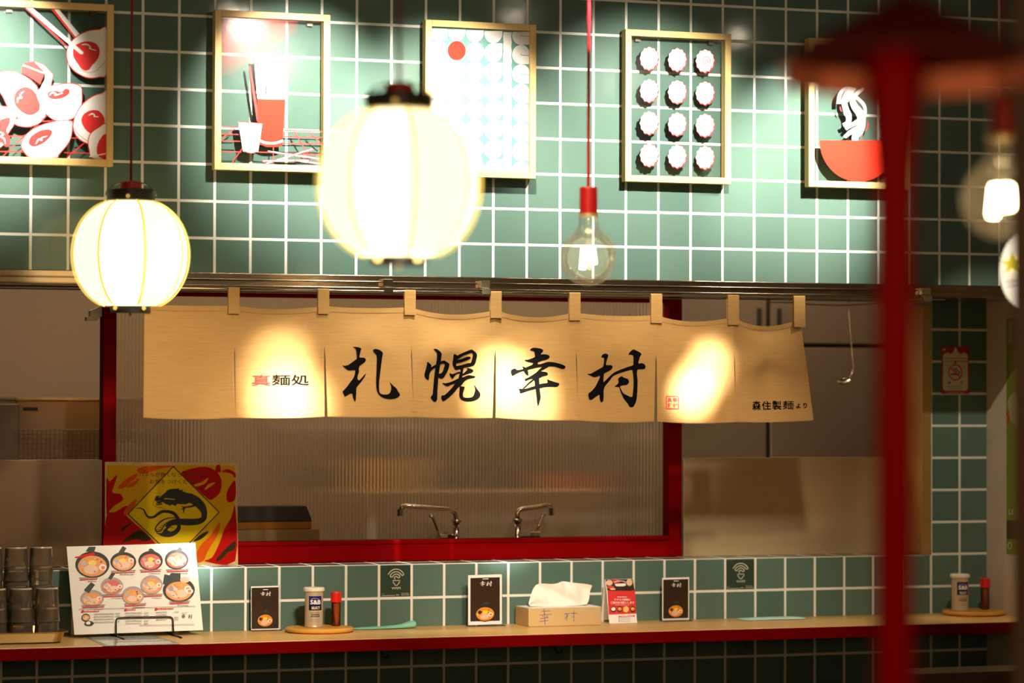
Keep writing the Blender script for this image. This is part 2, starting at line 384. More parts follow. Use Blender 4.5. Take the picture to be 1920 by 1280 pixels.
K_HORO = [[(150,375),(225,435),(230,470),(310,425),(330,440),(310,480),(250,520),(215,560),(195,620),(190,690),(165,705),(130,680),(100,620),(105,580),(125,500),(140,420)],
 [(262,140),(310,138),(355,160),(400,200),(415,235),(412,300),(405,400),(395,500),(380,640),(370,780),(362,900),(358,1000),(352,1080),(310,1112),(275,1095),(240,1050),(230,1020),(265,980),(275,900),(285,760),(298,600),(310,480),(325,330),(325,220),(300,180)],
 [(405,370),(440,355),(480,352),(520,375),(575,410),(575,460),(555,530),(520,600),(480,665),(430,685),(385,665),(365,640),(385,600),(410,590),(435,580),(460,545),(480,480),(490,430),(478,410),(440,405),(405,420)],
 [(648,235),(710,265),(708,350),(705,440),(740,515),(695,520),(665,480),(635,410),(640,330)],
 [(700,265),(860,185),(955,150),(1000,170),(1060,230),(1065,290),(1045,400),(1020,440),(960,460),(920,440),(965,390),(982,300),(985,240),(960,212),(880,235),(800,270),(720,330),(700,330)],
 [(700,460),(780,440),(860,415),(920,398),(1000,400),(1030,430),(950,465),(870,480),(800,500),(740,515),(695,520)],
 [(690,350),(780,325),(860,290),(925,280),(950,300),(930,325),(850,360),(760,390),(690,395)],
 [(785,490),(835,490),(830,560),(820,640),(800,760),(740,760),(760,640),(785,560)],
 [(595,585),(640,600),(700,580),(770,555),(775,590),(720,600),(670,650),(640,685),(600,640),(588,605)],
 [(895,490),(960,500),(1005,520),(1020,545),(990,575),(930,595),(860,620),(810,640),(810,610),(850,580),(890,540),(910,515)],
 [(455,765),(520,770),(600,750),(690,710),(750,680),(830,660),(930,620),(1000,630),(1050,640),(1055,660),(1020,675),(930,695),(870,730),(800,790),(700,775),(620,795),(550,825),(500,805)],
 [(690,780),(760,740),(840,760),(790,820),(740,860),(680,930),(600,1010),(540,1060),(490,1095),(460,1098),(435,1050),(440,1000),(490,990),(540,950),(610,880),(660,820)],
 [(780,825),(830,830),(868,840),(860,890),(840,950),(840,1000),(860,1030),(920,1038),(990,1030),(1030,1005),(1050,950),(1065,880),(1040,800),(1060,820),(1100,880),(1140,930),(1160,980),(1145,1030),(1100,1070),(1030,1098),(950,1105),(870,1098),(810,1070),(775,1020),(768,960),(775,880)]]
K_KOU = [[(470,160),(500,125),(540,115),(620,122),(690,140),(712,165),(700,200),(675,225),(670,290),(630,400),(640,430),(560,430),(520,440),(545,395),(570,330),(568,270),(555,210),(540,180)],
 [(365,340),(430,335),(500,315),(570,285),(670,240),(760,238),(815,255),(832,285),(820,310),(780,335),(700,355),(600,395),(520,390),(440,375),(400,365)],
 [(110,550),(130,515),(175,498),(205,505),(225,525),(290,522),(350,505),(400,480),(470,450),(530,430),(600,420),(680,415),(760,390),(820,375),(900,382),(1000,405),(1080,430),(1132,465),(1090,508),(1020,490),(930,462),(860,460),(790,455),(700,468),(620,480),(540,500),(450,520),(350,545),(270,570),(200,605),(150,630),(130,620)],
 [(330,460),(400,485),(440,530),(455,620),(435,625),(400,600),(370,555),(350,500)],
 [(385,690),(450,665),(530,620),(600,575),(650,530),(690,490),(740,450),(830,455),(790,490),(740,520),(700,548),(790,565),(822,600),(800,625),(740,640),(680,670),(620,690),(530,690),(460,705),(400,728)],
 [(540,690),(650,670),(665,740),(670,850),(678,950),(685,1030),(665,1110),(640,1175),(625,1185),(615,1130),(605,1020),(595,920),(580,800),(570,720)],
 [(535,700),(560,715),(450,800),(370,870),(340,870),(400,810),(480,740)],
 [(265,895),(290,870),(340,875),(420,865),(500,840),(580,820),(680,785),(760,770),(815,760),(808,700),(850,715),(950,750),(1015,770),(1020,790),(980,835),(850,835),(740,845),(670,865),(580,880),(480,900),(400,925),(310,955),(280,935),(290,915)]]
K_MURA = [[(328,290),(345,250),(385,225),(430,230),(458,255),(445,310),(430,360),(420,415),(430,435),(500,435),(535,445),(552,470),(530,515),(480,545),(410,580),(390,605),(385,680),(385,745),(420,720),(470,670),(520,625),(570,580),(640,545),(740,505),(830,470),(920,440),(930,400),(925,300),(915,265),(885,245),(830,240),(870,180),(925,148),(990,175),(1040,200),(1070,235),(1045,280),(1030,340),(1025,405),(1080,400),(1130,415),(1160,455),(1155,490),(1130,508),(1060,510),(1015,520),(1005,600),(1020,700),(1022,820),(1018,960),(1005,1080),(980,1150),(945,1205),(880,1205),(850,1150),(780,1060),(730,970),(700,890),(680,840),(600,835),(635,800),(670,760),(665,690),(690,660),(730,642),(780,670),(840,690),(865,740),(850,780),(820,800),(760,808),(705,830),(720,880),(760,950),(830,990),(920,1025),(940,930),(948,800),(945,680),(930,580),(915,525),(850,535),(760,560),(660,595),(580,630),(540,665),(510,710),(460,770),(420,820),(400,860),(390,920),(392,1020),(385,1095),(360,1122),(335,1105),(320,1040),(315,985),(270,1005),(210,1050),(165,1075),(125,1060),(105,965),(160,920),(230,840),(280,740),(320,635),(260,650),(210,658),(150,635),(75,600),(140,595),(200,560),(280,515),(360,470),(375,420),(380,360),(375,305)]]

# ================================================================ THE SETTING
def struct(mb, name, mats, **k): return tag(mb.build(name, mats, **k), kind='structure')
XL = -1.6
struct(MB().box(XL, XR + .1, -2, 11.2, -.05, 0), 'floor', mat('floor_grey', (60, 52, 46), .5, scale=4))
struct(MB().box(XL, XR + .1, -2, YU + .46, ZCEIL, ZCEIL + .05), 'ceiling', mat('ceiling_dark', (52, 44, 40), .8))
struct(MB().box(XL - .05, XL, -2, 11.2, 0, ZCEIL), 'wall_left', mat('plaster_brown', (120, 96, 74), .8, scale=6))
struct(MB().box(XL, XR + .1, -2.05, -2, 0, ZCEIL), 'wall_front', mat('plaster_brown', (120, 96, 74), .8))
struct(MB().box(XR, XR + .06, -2, 8.6, 0, ZCEIL), 'wall_right', mat('concrete_grey', (214, 200, 178), .85, var=.14, scale=9, bump=.3))
struct(MB().box(XL, XR, YU, YU + .46, ZS, ZCEIL), 'wall_upper', M_TILEU)
mb = MB(); mb.box(XL, XR, YL, YL + .16, 0, 1.105)
lw = struct(mb, 'wall_lower', [M_TILEL, M_TILETOP])
for p in lw.data.polygons:
    if p.normal.z > .9: p.material_index = 1
xj = at(1746, 800, YL).x
struct(MB().box(xj, XR, YL, YL + .16, 1.105, ZS + .02), 'wall_pier', M_TILEL)
xj0 = at(1728, 800, YL).x
struct(MB().box(xj0, xj - .001, YL - .004, YL + .15, 1.106, 1.885), 'trim_1', mat('jamb_brass', (196, 150, 92), .35, .6, var=.1, scale=3, stretch=(20, 20, 1)), bevel=.002)
struct(MB().box(XL, XR - .001, YU - .006, YU + .012, ZS - .037, ZS - .0005).box(XL, XR - .001, YU - .012, YU + .012, ZS - .020, ZS - .016).box(XL, XR - .001, YU + .012, YL, ZS - .034, ZS - .03).box(XL, XR - .001, YU - .009, YU + .01, ZS - .037, ZS - .033), 'trim_2', M_TRIM, bevel=.0015)
struct(MB().box(XL, XR - .001, YL + .17, YL + .2, ZS - .03, ZS + .3), 'trim_3', M_BLACK)
# kitchen shell
M_KWALL = mat('kitchen_wall', (176, 150, 122), .45, var=.06, scale=3)
struct(MB().box(XL, XR + 1.2, 10.6, 10.66, 0, 2.6), 'wall_back', M_KWALL)
struct(MB().box(XL, XR + 1.2, YU + .47, 10.66, 2.6, 2.65), 'ceiling_kitchen', M_KWALL)
struct(MB().box(XR + .1, XR + 1.2, 8.6, 10.66, -.05, 0), 'floor_kitchen', M_KWALL)
struct(MB().box(XR + 1.15, XR + 1.2, 8.6, 10.6, 0, 2.6), 'wall_kitchen_right', M_KWALL)
struct(MB().box(XR + .06, XR + 1.2, 8.54, 8.6, 0, 2.6), 'wall_kitchen_front', M_KWALL)

# ---- window 1: red frame with the ribbed glass
YF = YL + .13
def fx(px, Y=YF): return at(px, 800, Y).x
def fz(px, py, Y=YF): return at(px, py, Y).z
x0, x0i, x1i, x1 = fx(193), fx(218), fx(1254.5), fx(1279)
zi0, zi1 = fz(800, 1011), fz(800, 561)
win = thing('window_1', (x0, YF, 1.105), 'red framed kitchen window with ribbed glass behind the noren', 'window'); win['kind'] = 'structure'
del win['category']
mb = MB(); yb = YF + .05
mb.box(x0, x0i, YF, yb, 1.106, 1.895).box(x1i, x1, YF, yb, 1.106, 1.895)
mb.box(x0i, x1i, YF, yb, 1.106, zi0).box(x0i, x1i, YF, yb, zi1, 1.895)
mb.box(x0i, x1i, YF - .004, YF, zi0 - .012, zi0 - .001)
mb.build('window_frame', M_RED, win, bevel=.003)
YG = YF + .17
ga, gb = at(214, 800, YG).x, at(1256, 800, YG).x
g0, g1 = fz(800, 1020, YG), 1.94
NR = 162; per = 6; mb = MB(); n = NR * per
vs = []
for i in range(n + 1):
    x = ga + (gb - ga) * i / n; y = YG - .0016 * abs(math.sin(math.pi * i / per)) ; vs += [(x, y, g0), (x, y, g1)]
mb.add(vs, [(2 * i, 2 * i + 2, 2 * i + 3, 2 * i + 1) for i in range(n)])
mb.build('pane', ribbed_mat(), win, smooth=False, fix=False)
mb = MB().box(gb, gb + .004, YG - .004, YG + .004, g0, g1)
mb.build('pane_edge', M_CHROME, win)
# splash panels left and right of the window
def panel(name, pxa, pxb, pya, pyb, Y, label, m):
    a, b = at(pxa, (pya + pyb) / 2, Y), at(pxb, (pya + pyb) / 2, Y)
    z1, z0 = at((pxa + pxb) / 2, pya, Y).z, 1.1062
    o = MB().box(a.x, b.x, Y, Y + .004, z0, z1).build(name, m, bevel=.001); return tag(o, label, 'panel')
panel('splash_panel', -80, 191.5, 862, 1044, YF + .01, 'plain brushed steel splash panel left of the red window', M_STEEL)
panel('splash_panel', 1282, 1727, 857, 1040, YF - .02, 'low smoky splash panel right of the red window below dark cabinets', mat('smoky_panel', (204, 176, 132), .3, .5, var=.03, scale=1, stretch=(3, 3, 200)))

# ================================================================ COUNTER
YCF = 7.892
ct = thing('counter', (2.9, 8.1, 0), 'long pale wood counter shelf with red front edge along tiled wall', 'counter')
MB().box(XL, XR - .001, YCF + .004, YL - .0008, ZC - .03, ZC).build('worktop', M_COUNTER, ct, bevel=.002)
MB().box(XL, XR - .001, YCF - .004, YCF + .0035, ZC - .034, ZC - .001).build('front_edge', M_REDDARK, ct, bevel=.002)
hookp = ((715, 'left'), (1040, 'middle'), (1395, 'right'))
for px, nm in hookp:
    p = at(px, 1216, YCF + .05); z = ZC - .0305
    pts = [(p.x, p.y, z), (p.x, p.y, z - .018), (p.x + .004, p.y - .004, z - .026), (p.x + .012, p.y - .012, z - .027), (p.x + .016, p.y - .016, z - .02)]
    tag(MB().tube(pts, .003, 8).build('bag_hook', M_BLACK, smooth=True), {'left': 'small black bag hook under counter below the teal folded cloth', 'middle': 'small black bag hook under counter below the tissue box', 'right': 'small black bag hook under counter below the flat pale cloth'}[nm], 'hook', 'bag hooks under the counter')

# ================================================================ PICTURES
def picture(xl, xr, label):
    zb, zt, b, yf, ybk = 2.204, 2.636, .0185, YU - .042, YU - .012
    t = thing('picture_frame', (xl, YU, zb), label, 'picture', 'wood framed prints on the tiled wall')
    MB().box(xl, xl + b, yf, ybk, zb, zt).box(xr - b, xr, yf, ybk, zb, zt).box(xl + b, xr - b, yf, ybk, zb, zb + b).box(xl + b, xr - b, yf, ybk, zt - b, zt).build('frame', M_WOODF, t, bevel=.0015)
    MB().box(xl + b, xr - b, YU - .033, YU - .031, zb + b, zt - b).build('acrylic_sheet', M_CLEAR, t)
    for x in (xl + .05, xr - .05): MB().box(x - .008, x + .008, ybk + .0004, YU - .0004, zt - .03, zt - .012).build('wall_mount', M_STEELD, t)
    return t
PA = Pl((0, YU - .0331, 0))
def egg(A, pts, out=7): A.poly(pts, M_WHITE, 5); A.stroke(pts, out, M_PRED, True, 5)
def squig(A, pts): A.stroke(pts, [6, 12, 5, 10, 4], M_WHITE, False, 4)

# picture 1: eggs and chopsticks
t = picture(1.363, 1.687, 'framed print of red and white egg halves with chopsticks, at far left')
A = Art(PA, lambda x, y: (x / 4, y / 4))
for s in ([(-60,1022),(200,1020)], [(-60,1135),(190,1138)], [(20,1172),(190,1010)], [(200,1010),(330,890)], [(480,1145),(670,1148)], [(500,1180),(640,1065)], [(300,910),(440,905)], [(530,1035),(580,1035)], [(-60,1090),(60,1010)]): A.stroke(s, 8, M_PRED)
A.poly([(375,60),(402,62),(578,282),(556,286)], M_PRED); A.poly([(400,62),(436,62),(602,262),(575,287)], M_WHITE)
egg(A, [(500,390),(520,330),(580,270),(660,232),(740,222),(803,225),(803,540),(740,578),(670,585),(600,560),(540,515),(508,460)])
A.poly([(548,390),(560,345),(610,318),(660,310),(715,325),(745,365),(742,420),(715,465),(690,490),(670,520),(640,530),(610,515),(585,480),(555,435)], M_PRED, 4)
A.stroke([(560,500),(640,540),(720,530),(800,450)], 3, M_PRED, False, 4)
squig(A, [(612,335),(650,333),(680,352),(670,362),(722,380)])
A.poly([(172,50),(196,55),(512,350),(490,345)], M_PRED); A.poly([(190,55),(236,52),(628,392),(620,408),(600,405)], M_WHITE)
A.poly([(165,500),(185,470),(255,460),(335,545),(300,632),(255,600),(160,545)], M_PRED); A.poly([(255,460),(330,490),(395,560),(380,655),(300,662),(335,600),(340,545)], M_WHITE)
A.stroke([(255,460),(330,490),(395,560),(380,655)], 5, M_PRED); A.stroke([(172,490),(190,494),(340,552)], 10, M_WHITE)
egg(A, [(100,920),(130,890),(220,900),(300,890),(345,870),(290,925),(220,950),(150,945)])
egg(A, [(-30,560),(40,535),(110,540),(200,580),(270,640),(290,700),(330,800),(340,870),(290,905),(220,918),(140,890),(60,800),(20,720),(-30,650)])
A.poly([(105,740),(120,690),(160,658),(210,655),(260,690),(285,750),(298,820),(250,860),(200,860),(150,830),(115,790)], M_PRED, 4); squig(A, [(130,770),(135,735),(165,735),(150,710),(180,684)])
egg(A, [(270,700),(300,665),(400,640),(520,625),(600,645),(615,700),(610,790),(570,870),(500,905),(420,905),(350,860),(300,790)])
A.poly([(355,710),(370,685),(420,680),(460,690),(490,665),(520,675),(515,705),(470,735),(410,745),(370,735)], M_PRED, 4); A.stroke([(284,755),(330,778),(400,785),(530,760),(605,700)], 4, M_PRED, False, 4); squig(A, [(370,715),(390,695),(420,702),(410,715),(470,698)])
egg(A, [(548,960),(560,880),(610,790),(690,725),(760,700),(803,700),(803,1000),(700,1080),(640,1070),(580,1030)])
A.poly([(610,910),(625,860),(680,828),(740,832),(780,880),(780,930),(745,985),(690,1005),(640,970)], M_PRED, 4); squig(A, [(665,865),(690,853),(710,862),(705,872),(740,876)])
A.stroke([(552,960),(600,1020),(660,1060)], 4, M_PRED, False, 3)
egg(A, [(660,1060),(680,1000),(740,955),(803,938),(803,1185),(690,1185),(668,1130)])
A.poly([(725,1110),(745,1050),(803,1000),(803,1185),(760,1185),(730,1160)], M_PRED, 2); A.stroke([(668,1175),(803,1150)], 8, M_WHITE)
egg(A, [(160,1090),(180,1030),(260,960),(400,912),(530,905),(543,950),(520,1060),(440,1160),(420,1182),(240,1182),(180,1140)])
A.poly([(215,1060),(235,1020),(300,980),(360,970),(390,985),(380,1020),(330,1070),(260,1100),(220,1085)], M_PRED, 4); A.stroke([(165,1110),(230,1150),(330,1130),(450,1050),(535,950)], 4, M_PRED, False, 4); squig(A, [(268,1080),(290,1045),(315,1055),(310,1035),(355,1020)])
egg(A, [(-40,830),(60,800),(120,810),(130,850),(100,940),(60,1000),(20,1090),(-40,1100)])
A.poly([(-40,930),(40,885),(75,885),(70,930),(50,980),(75,1040),(70,1090),(40,1100),(10,1070),(-40,1060)], M_PRED, 3); squig(A, [(0,990),(25,1005),(5,1025),(30,1040),(40,1080)])
A.build('print', t)

# picture 2: drink and small cup
t = picture(1.9635, 2.287, 'framed print of a tall red drink and small white cup, second from left')
A = Art(PA, lambda x, y: (390 + x / 4, 10 + y / 4))
for i in range(66):
    for j in range(46):
        x, y = 82 + i * 9 + (j % 2) * 4.5, 100 + j * 9.4
        k = 1.25 - (x - 80) / 640 - (y - 95) / 420 + max(0, .5 - (y - 95) / 60)
        if k <= .08: continue
        r = 4.7 * math.sqrt(min(1, k)); A.lay = 0
        A.poly([(x - r, y), (x, y - r), (x + r, y), (x, y + r)], M_PRED)
A.lay = 1
for s in ([(80,912),(228,914)], [(80,965),(232,968)], [(80,1015),(242,1020)], [(80,1095),(250,1100)], [(570,938),(862,945)], [(562,985),(862,990)], [(562,1035),(862,1041)], [(200,925),(80,1015)], [(265,1060),(182,1178)], [(645,945),(752,1120)], [(752,950),(842,1030)], [(490,1060),(490,1185)], [(370,1100),(860,1120)]): A.stroke(s, 8, M_PRED)
A.poly([(303,455),(320,452),(388,880),(366,870)], M_PRED)
A.poly([(345,400),(602,400),(578,708),(368,702)], M_WHITE); A.stroke([(437,575),(432,640),(437,690)], 8, M_PDARK)
A.poly([(368,700),(400,704),(520,708),(578,705),(558,1050),(520,1062),(440,1062),(383,1040)], M_PORANGE)
A.stroke([(383,1010),(430,1030),(500,1033),(562,1015)], 18, M_WHITE, False, 4)
A.poly([(225,872),(408,884),(375,1100),(320,1110),(262,1095)], M_WHITE); A.stroke([(222,874),(408,886),(400,892),(228,888)], 6, M_PRED, True)
A.stroke([(244,1006),(300,1020),(388,1014)], 5, M_PRED, False, 4); A.stroke([(268,1092),(320,1108),(374,1096)], 6, M_PRED, False, 4)
for a, b in (((445,1095),(838,1152)), ((430,1186),(790,1078)), ((405,1168),(760,1162)), ((650,1162),(838,1188))):
    A.stroke([a, b], 15, M_PRED); A.stroke([(a[0] + 8, a[1] - 1), (b[0] - 6, b[1] - 1)], 8, M_WHITE)
A.build('print', t)

# picture 3: rows of white ringed circles, one red
t = picture(2.5605, 2.887, 'framed print of white circle rows with one red circle, behind the big lantern')
A = Art(PA, lambda x, y: (785 + x / 4, 30 + y / 4))
RX, RY, x0c, x1c = 67, 72, 92, 836
A.poly([(70,78),(850,112),(850,1190),(70,1185)], mat('print_teal', (98, 150, 138), .5, var=.03))
def clipy(pts, x):
    lo, hi = 96 + .035 * (x - 90), 1160 + .02 * (x - 90)
    return [(max(x0c, min(x1c, px)), max(lo, min(hi, py))) for px, py in pts]
for r in range(8):
    for ci, cx in enumerate((150, 285, 422, 560, 768)):
        cy = 115 + 145 * r + .06 * (cx - 285)
        rx = 64 if ci == 0 else RX
        if ci == 0: pts = [(cx - rx, cy + RY)] + [(cx + rx * math.cos(a), cy + RY * math.sin(a)) for a in [math.pi + math.pi * k / 14 for k in range(15)]] + [(cx + rx, cy + RY)]
        elif ci == 3: pts = [(cx + rx * math.cos(a), cy + RY * math.sin(a)) for a in [2 * math.pi * k / 28 for k in range(22)]] + [(cx + rx, cy - RY)]
        elif ci == 4: pts = [(cx + rx * math.cos(a), cy + RY * math.sin(a)) for a in [math.pi / 2 + 2 * math.pi * k / 28 for k in range(22)]] + [(cx + rx, cy + RY)]
        else: pts = ell(cx, cy, rx, RY)
        if min(p[1] for p in pts) > 1150: continue
        A.lay = 2; A.poly(clipy(pts, cx), M_PORANGE if (r == 1 and ci == 1) else M_WHITE)
        thin = MATS.get('print_ring') or mat('print_ring', (206, 205, 196), .6)
        for q in range(1, 6):
            A.lay = 4
            a0, a1 = {0: (180, 360), 1: (180, 360), 2: (0, 180), 3: (0, 250), 4: (90, 360)}[ci]
            s = [(cx + rx * q / 6 * math.cos(math.radians(a0 + (a1 - a0) * k / 18)), cy + RY * q / 6 * math.sin(math.radians(a0 + (a1 - a0) * k / 18))) for k in range(19)]
            s = [p for p in s if 96 + .035 * (cx - 90) < p[1] < 1160]
            if len(s) > 2: A.stroke(s, 2.2, thin if not (r == 1 and ci == 1) else M_PRED)
        A.lay = 6
        if ci == 0 and 120 < cy: A.stroke([(cx - 3, cy - 15), (cx - 3, min(1155, cy + RY - 4))], 4, M_PGREY)
        if ci == 3 and cy > 150: A.stroke([(cx, cy - RY + 3), (cx, min(1160, cy + 6))], 4, M_PGREY)
        if ci == 4 and cy < 1150: A.stroke([(cx - 4, cy - 8), (cx, cy + 4), (834, cy + 8)], 4, M_PGREY)
wav = [(636 - 4 * (k % 2), 120 + 36 * k) for k in range(30)]; A.lay = 2
A.poly(clipy(wav + [(698 - 4 * (k % 2), 122 + 36 * k) for k in range(29, -1, -1)], 660), M_WHITE)
A.build('print', t)

# picture 4: twelve fish-cake slices
t = picture(3.1565, 3.4835, 'framed print of twelve scalloped spiral fish-cake slices, right of the bare bulb')
A = Art(PA, lambda x, y: (1160 + x / 4.127, 50 + y / 4.127))
for r in range(4):
    for ci, (cx, cy) in enumerate(((238, 246), (455, 256), (670, 265))):
        cy += r * 249
        def sc(k, dx=0, dy=0): return [(cx + dx + 68 * k * (1 + .055 * math.cos(12 * a)) * math.cos(a), cy + dy + 86 * k * (1 + .055 * math.cos(12 * a)) * math.sin(a)) for a in [2 * math.pi * j / 72 for j in range(72)]]
        A.lay = 0; A.poly(sc(1.06, 0, 3), M_PRED); A.lay = 1; A.poly(sc(.99, -4, 0), M_PBLUSH); A.lay = 2; A.stroke(sc(.93, 3, -4), 2.5, M_PRED, True); A.lay = 3; A.poly(sc(.9, 4, -5), M_WHITE); A.lay = 4
        A.stroke([(cx + 6 + 34 * (j / 40) * math.cos(.6 + j / 40 * 4 * math.pi), cy + 40 * (j / 40) * math.sin(.6 + j / 40 * 4 * math.pi)) for j in range(3, 41)], 4, M_PRED)
A.build('print', t)

# picture 5: noodle bowl
t = picture(3.729, 4.053, 'framed print of noodles rising from a red bowl, partly behind red post')
A = Art(PA, lambda x, y: (1480 + x / 5.565, 140 + y / 5.565))
A.poly([(315, 685)] + [(725 + 410 * math.cos(math.pi - math.pi * k / 30), 685 + 432 * math.sin(math.pi * k / 30)) for k in range(1, 31)], M_PORANGE)
for s, wd in (([(625,120),(560,160),(522,220),(518,305)], [26,40,42,44]), ([(660,125),(600,190),(572,270),(590,360),(620,430),(610,500),(560,525)], [24,46,56,60,60,50,34]), ([(690,135),(630,210),(600,280)], [22,40,30]), ([(780,140),(720,180),(660,250),(680,330),(740,410),(755,500),(735,580),(690,640),(686,686)], [22,40,60,70,84,80,80,70,70]), ([(700,235),(760,290),(790,350),(788,430),(760,500)], [34,36,34,30,30]), ([(735,480),(660,520),(585,565)], [60,40,34]), ([(720,560),(640,600),(575,650)], [60,46,34]), ([(650,60),(700,30),(760,0)], 40)): A.stroke(s, wd, M_WHITE, False, 5)
for s in ([(528,330),(535,365),(545,388)], [(818,490),(820,540),(798,585)], [(765,625),(752,655)]): A.stroke(s, [6, 16, 4], M_PRED, False, 3)
A.build('print', t)

# ================================================================ NOREN
YN = YU - .03
TX = [271, 438, 606, 768, 929, 1077, 1230, 1374, 1500]; TYc = [571, 573, 573.5, 575.5, 581, 585.5, 590.5, 594, 598]
BX = [268, 442, 612, 776, 927, 1085, 1230, 1381, 1528]; BY = [783, 783, 781, 782, 783, 788, 790, 791, 788]
SAG = [1, 6, 3, 11, 11, 4, 10, 15]; BEL = [3, 2, 1, 2, 2, 3, 3, 2]
AMP = [.003, .006, .007, .014, .014, .008, .016, .022]
def noren_px(i, u, v):
    xl = TX[i] + (BX[i] - TX[i]) * v; xr = TX[i + 1] + (BX[i + 1] - TX[i + 1]) * v
    g_ = 1.3 * max(0, min(1, (v - .36) / .08)); xl += g_ * (i > 0); xr -= g_ * (i < 7)
    x = xl + (xr - xl) * u
    yt = TYc[i] + (TYc[i + 1] - TYc[i]) * u + SAG[i] * 4 * u * (1 - u)
    yb = BY[i] + (BY[i + 1] - BY[i]) * u + BEL[i] * 4 * u * (1 - u)
    return x, yt + (yb - yt) * v
def noren_dy(i, u, v):
    a = AMP[i]; e = math.sin(math.pi * u)
    d = a * 1.1 * e * math.exp(-((v - .06) / .16) ** 2)
    d -= a * .8 * e * math.exp(-((v - .30 - .35 * abs(u - .5)) / .13) ** 2)
    d += a * .55 * e * math.exp(-(((u - .5) - .25 * math.sin(i * 1.7) * v) / .22) ** 2) * math.sin(math.pi * min(1, v)) 
    d += .0035 * math.sin(2 * math.pi * u + i * 1.3) * e * v + .002 * math.sin(5 * math.pi * u + i) * e * v * v
    s = max(0, v - .36) / .64
    d += (.010 if i % 2 else -.004) * s * (1 if 0 < u < 1 else 1)
    return d
def noren_pt(i, u, v, off=0):
    p = at(*noren_px(i, u, v), YN); p.y += noren_dy(i, u, v) - off; return p
zr = at(340, 540, YN).z; xr0, xr1 = at(262, 540, YN).x, at(1771, 562, YN).x
rod = thing('curtain_rod', (xr0, YN, zr), 'thin steel rod carrying the noren under the tiled wall', 'curtain rod')
MB().tube([(xr0 - .6, YN, zr), (xr1, YN, zr)], .0032, 10).build('rod', M_CHROME, rod, smooth=True)
for px in (728, 911, 1738):
    p = at(px, 540, YN); mb = MB()
    mb.box(p.x - .015, p.x + .015, YU - .0275, YU - .0065, zr + .012, zr + .034); mb.box(p.x - .013, p.x + .013, YN - .008, YU - .0135, zr - .0062, zr + .0115)
    mb.build('rod_clip', M_CHROME, rod, bevel=.002)
nor = thing('noren', (at(268, 575, YN).x, YN, zr - .05), 'long beige linen noren curtain with black brush characters hanging over the window', 'curtain')
panels = []
for i in range(8):
    mb = MB(); NU, NV = 30, 34
    mb.add([noren_pt(i, a / NU, b / NV) for b in range(NV + 1) for a in range(NU + 1)],
           [(b * (NU + 1) + a, b * (NU + 1) + a + 1, (b + 1) * (NU + 1) + a + 1, (b + 1) * (NU + 1) + a) for b in range(NV) for a in range(NU)])
    pn = mb.build('cloth_panel', M_LINEN, nor, smooth=True, fix=False); panels.append(pn)
    # hems: doubled strips along the bottom and the slit edges, and the seam band under each tab
    hm = MB()
    def band(u0, u1, v0, v1, off=.0012):
        k = 16; du, dv = (u1 - u0), (v1 - v0); vs = []
        for a in range(k + 1):
            t = a / k
            if dv > du * 1.2: q = [(u0, v0 + dv * t), (u1, v0 + dv * t)]
            else: q = [(u0 + du * t, v0), (u0 + du * t, v1)]
            vs += [noren_pt(i, *q[0], off), noren_pt(i, *q[1], off)]
        hm.add(vs, [(2 * a, 2 * a + 1, 2 * a + 3, 2 * a + 2) for a in range(k)])
    band(.01, .99, .955, .995); band(.02, .98, .0, .045); band(.0, .03, .36, .95); band(.97, 1.0, .36, .95)
    hm.build('hem', M_LINEN, pn, smooth=True, fix=False)
for k in range(9):
    mb = MB(); px = TX[k] + (0 if k < 8 else -2); hw = 10.5
    a, b = at(px - hw, TYc[k], YN).x, at(px + hw, TYc[k], YN).x
    zb = at(px, TYc[k] + 15, YN).z; pr = []
    for yy, zz in [(YN - .0045, zb)] + [(YN - .0045, zb + (zr - zb) * .5)] + [(YN - .0048 * math.cos(q * math.pi / 8), zr + .0048 * math.sin(q * math.pi / 8)) for q in range(9)] + [(YN + .0045, zb)]: pr.append((yy, zz))
    mb.add([(xx, yy, zz) for yy, zz in pr for xx in (a, b)], [(2 * j, 2 * j + 1, 2 * j + 3, 2 * j + 2) for j in range(len(pr) - 1)])
    mb.box(a, b, YN - .0062, YN - .0042, at(px, TYc[k] + 15, YN).z, at(px, TYc[k] + 3, YN).z)
    mb.build('tab', M_LINEN, nor, fix=False)
def noren_uv(px, py):
    best = None
    for i in range(8):
        v = .5
        for _ in range(6):
            xl = TX[i] + (BX[i] - TX[i]) * v; xr_ = TX[i + 1] + (BX[i + 1] - TX[i + 1]) * v
            u = (px - xl) / (xr_ - xl); q = min(1, max(0, u))
            yt = noren_px(i, q, 0)[1]; yb = noren_px(i, q, 1)[1]; v = (py - yt) / (yb - yt)
        if -.02 <= u <= 1.02: return i, u, v
    return 0, 0, .5
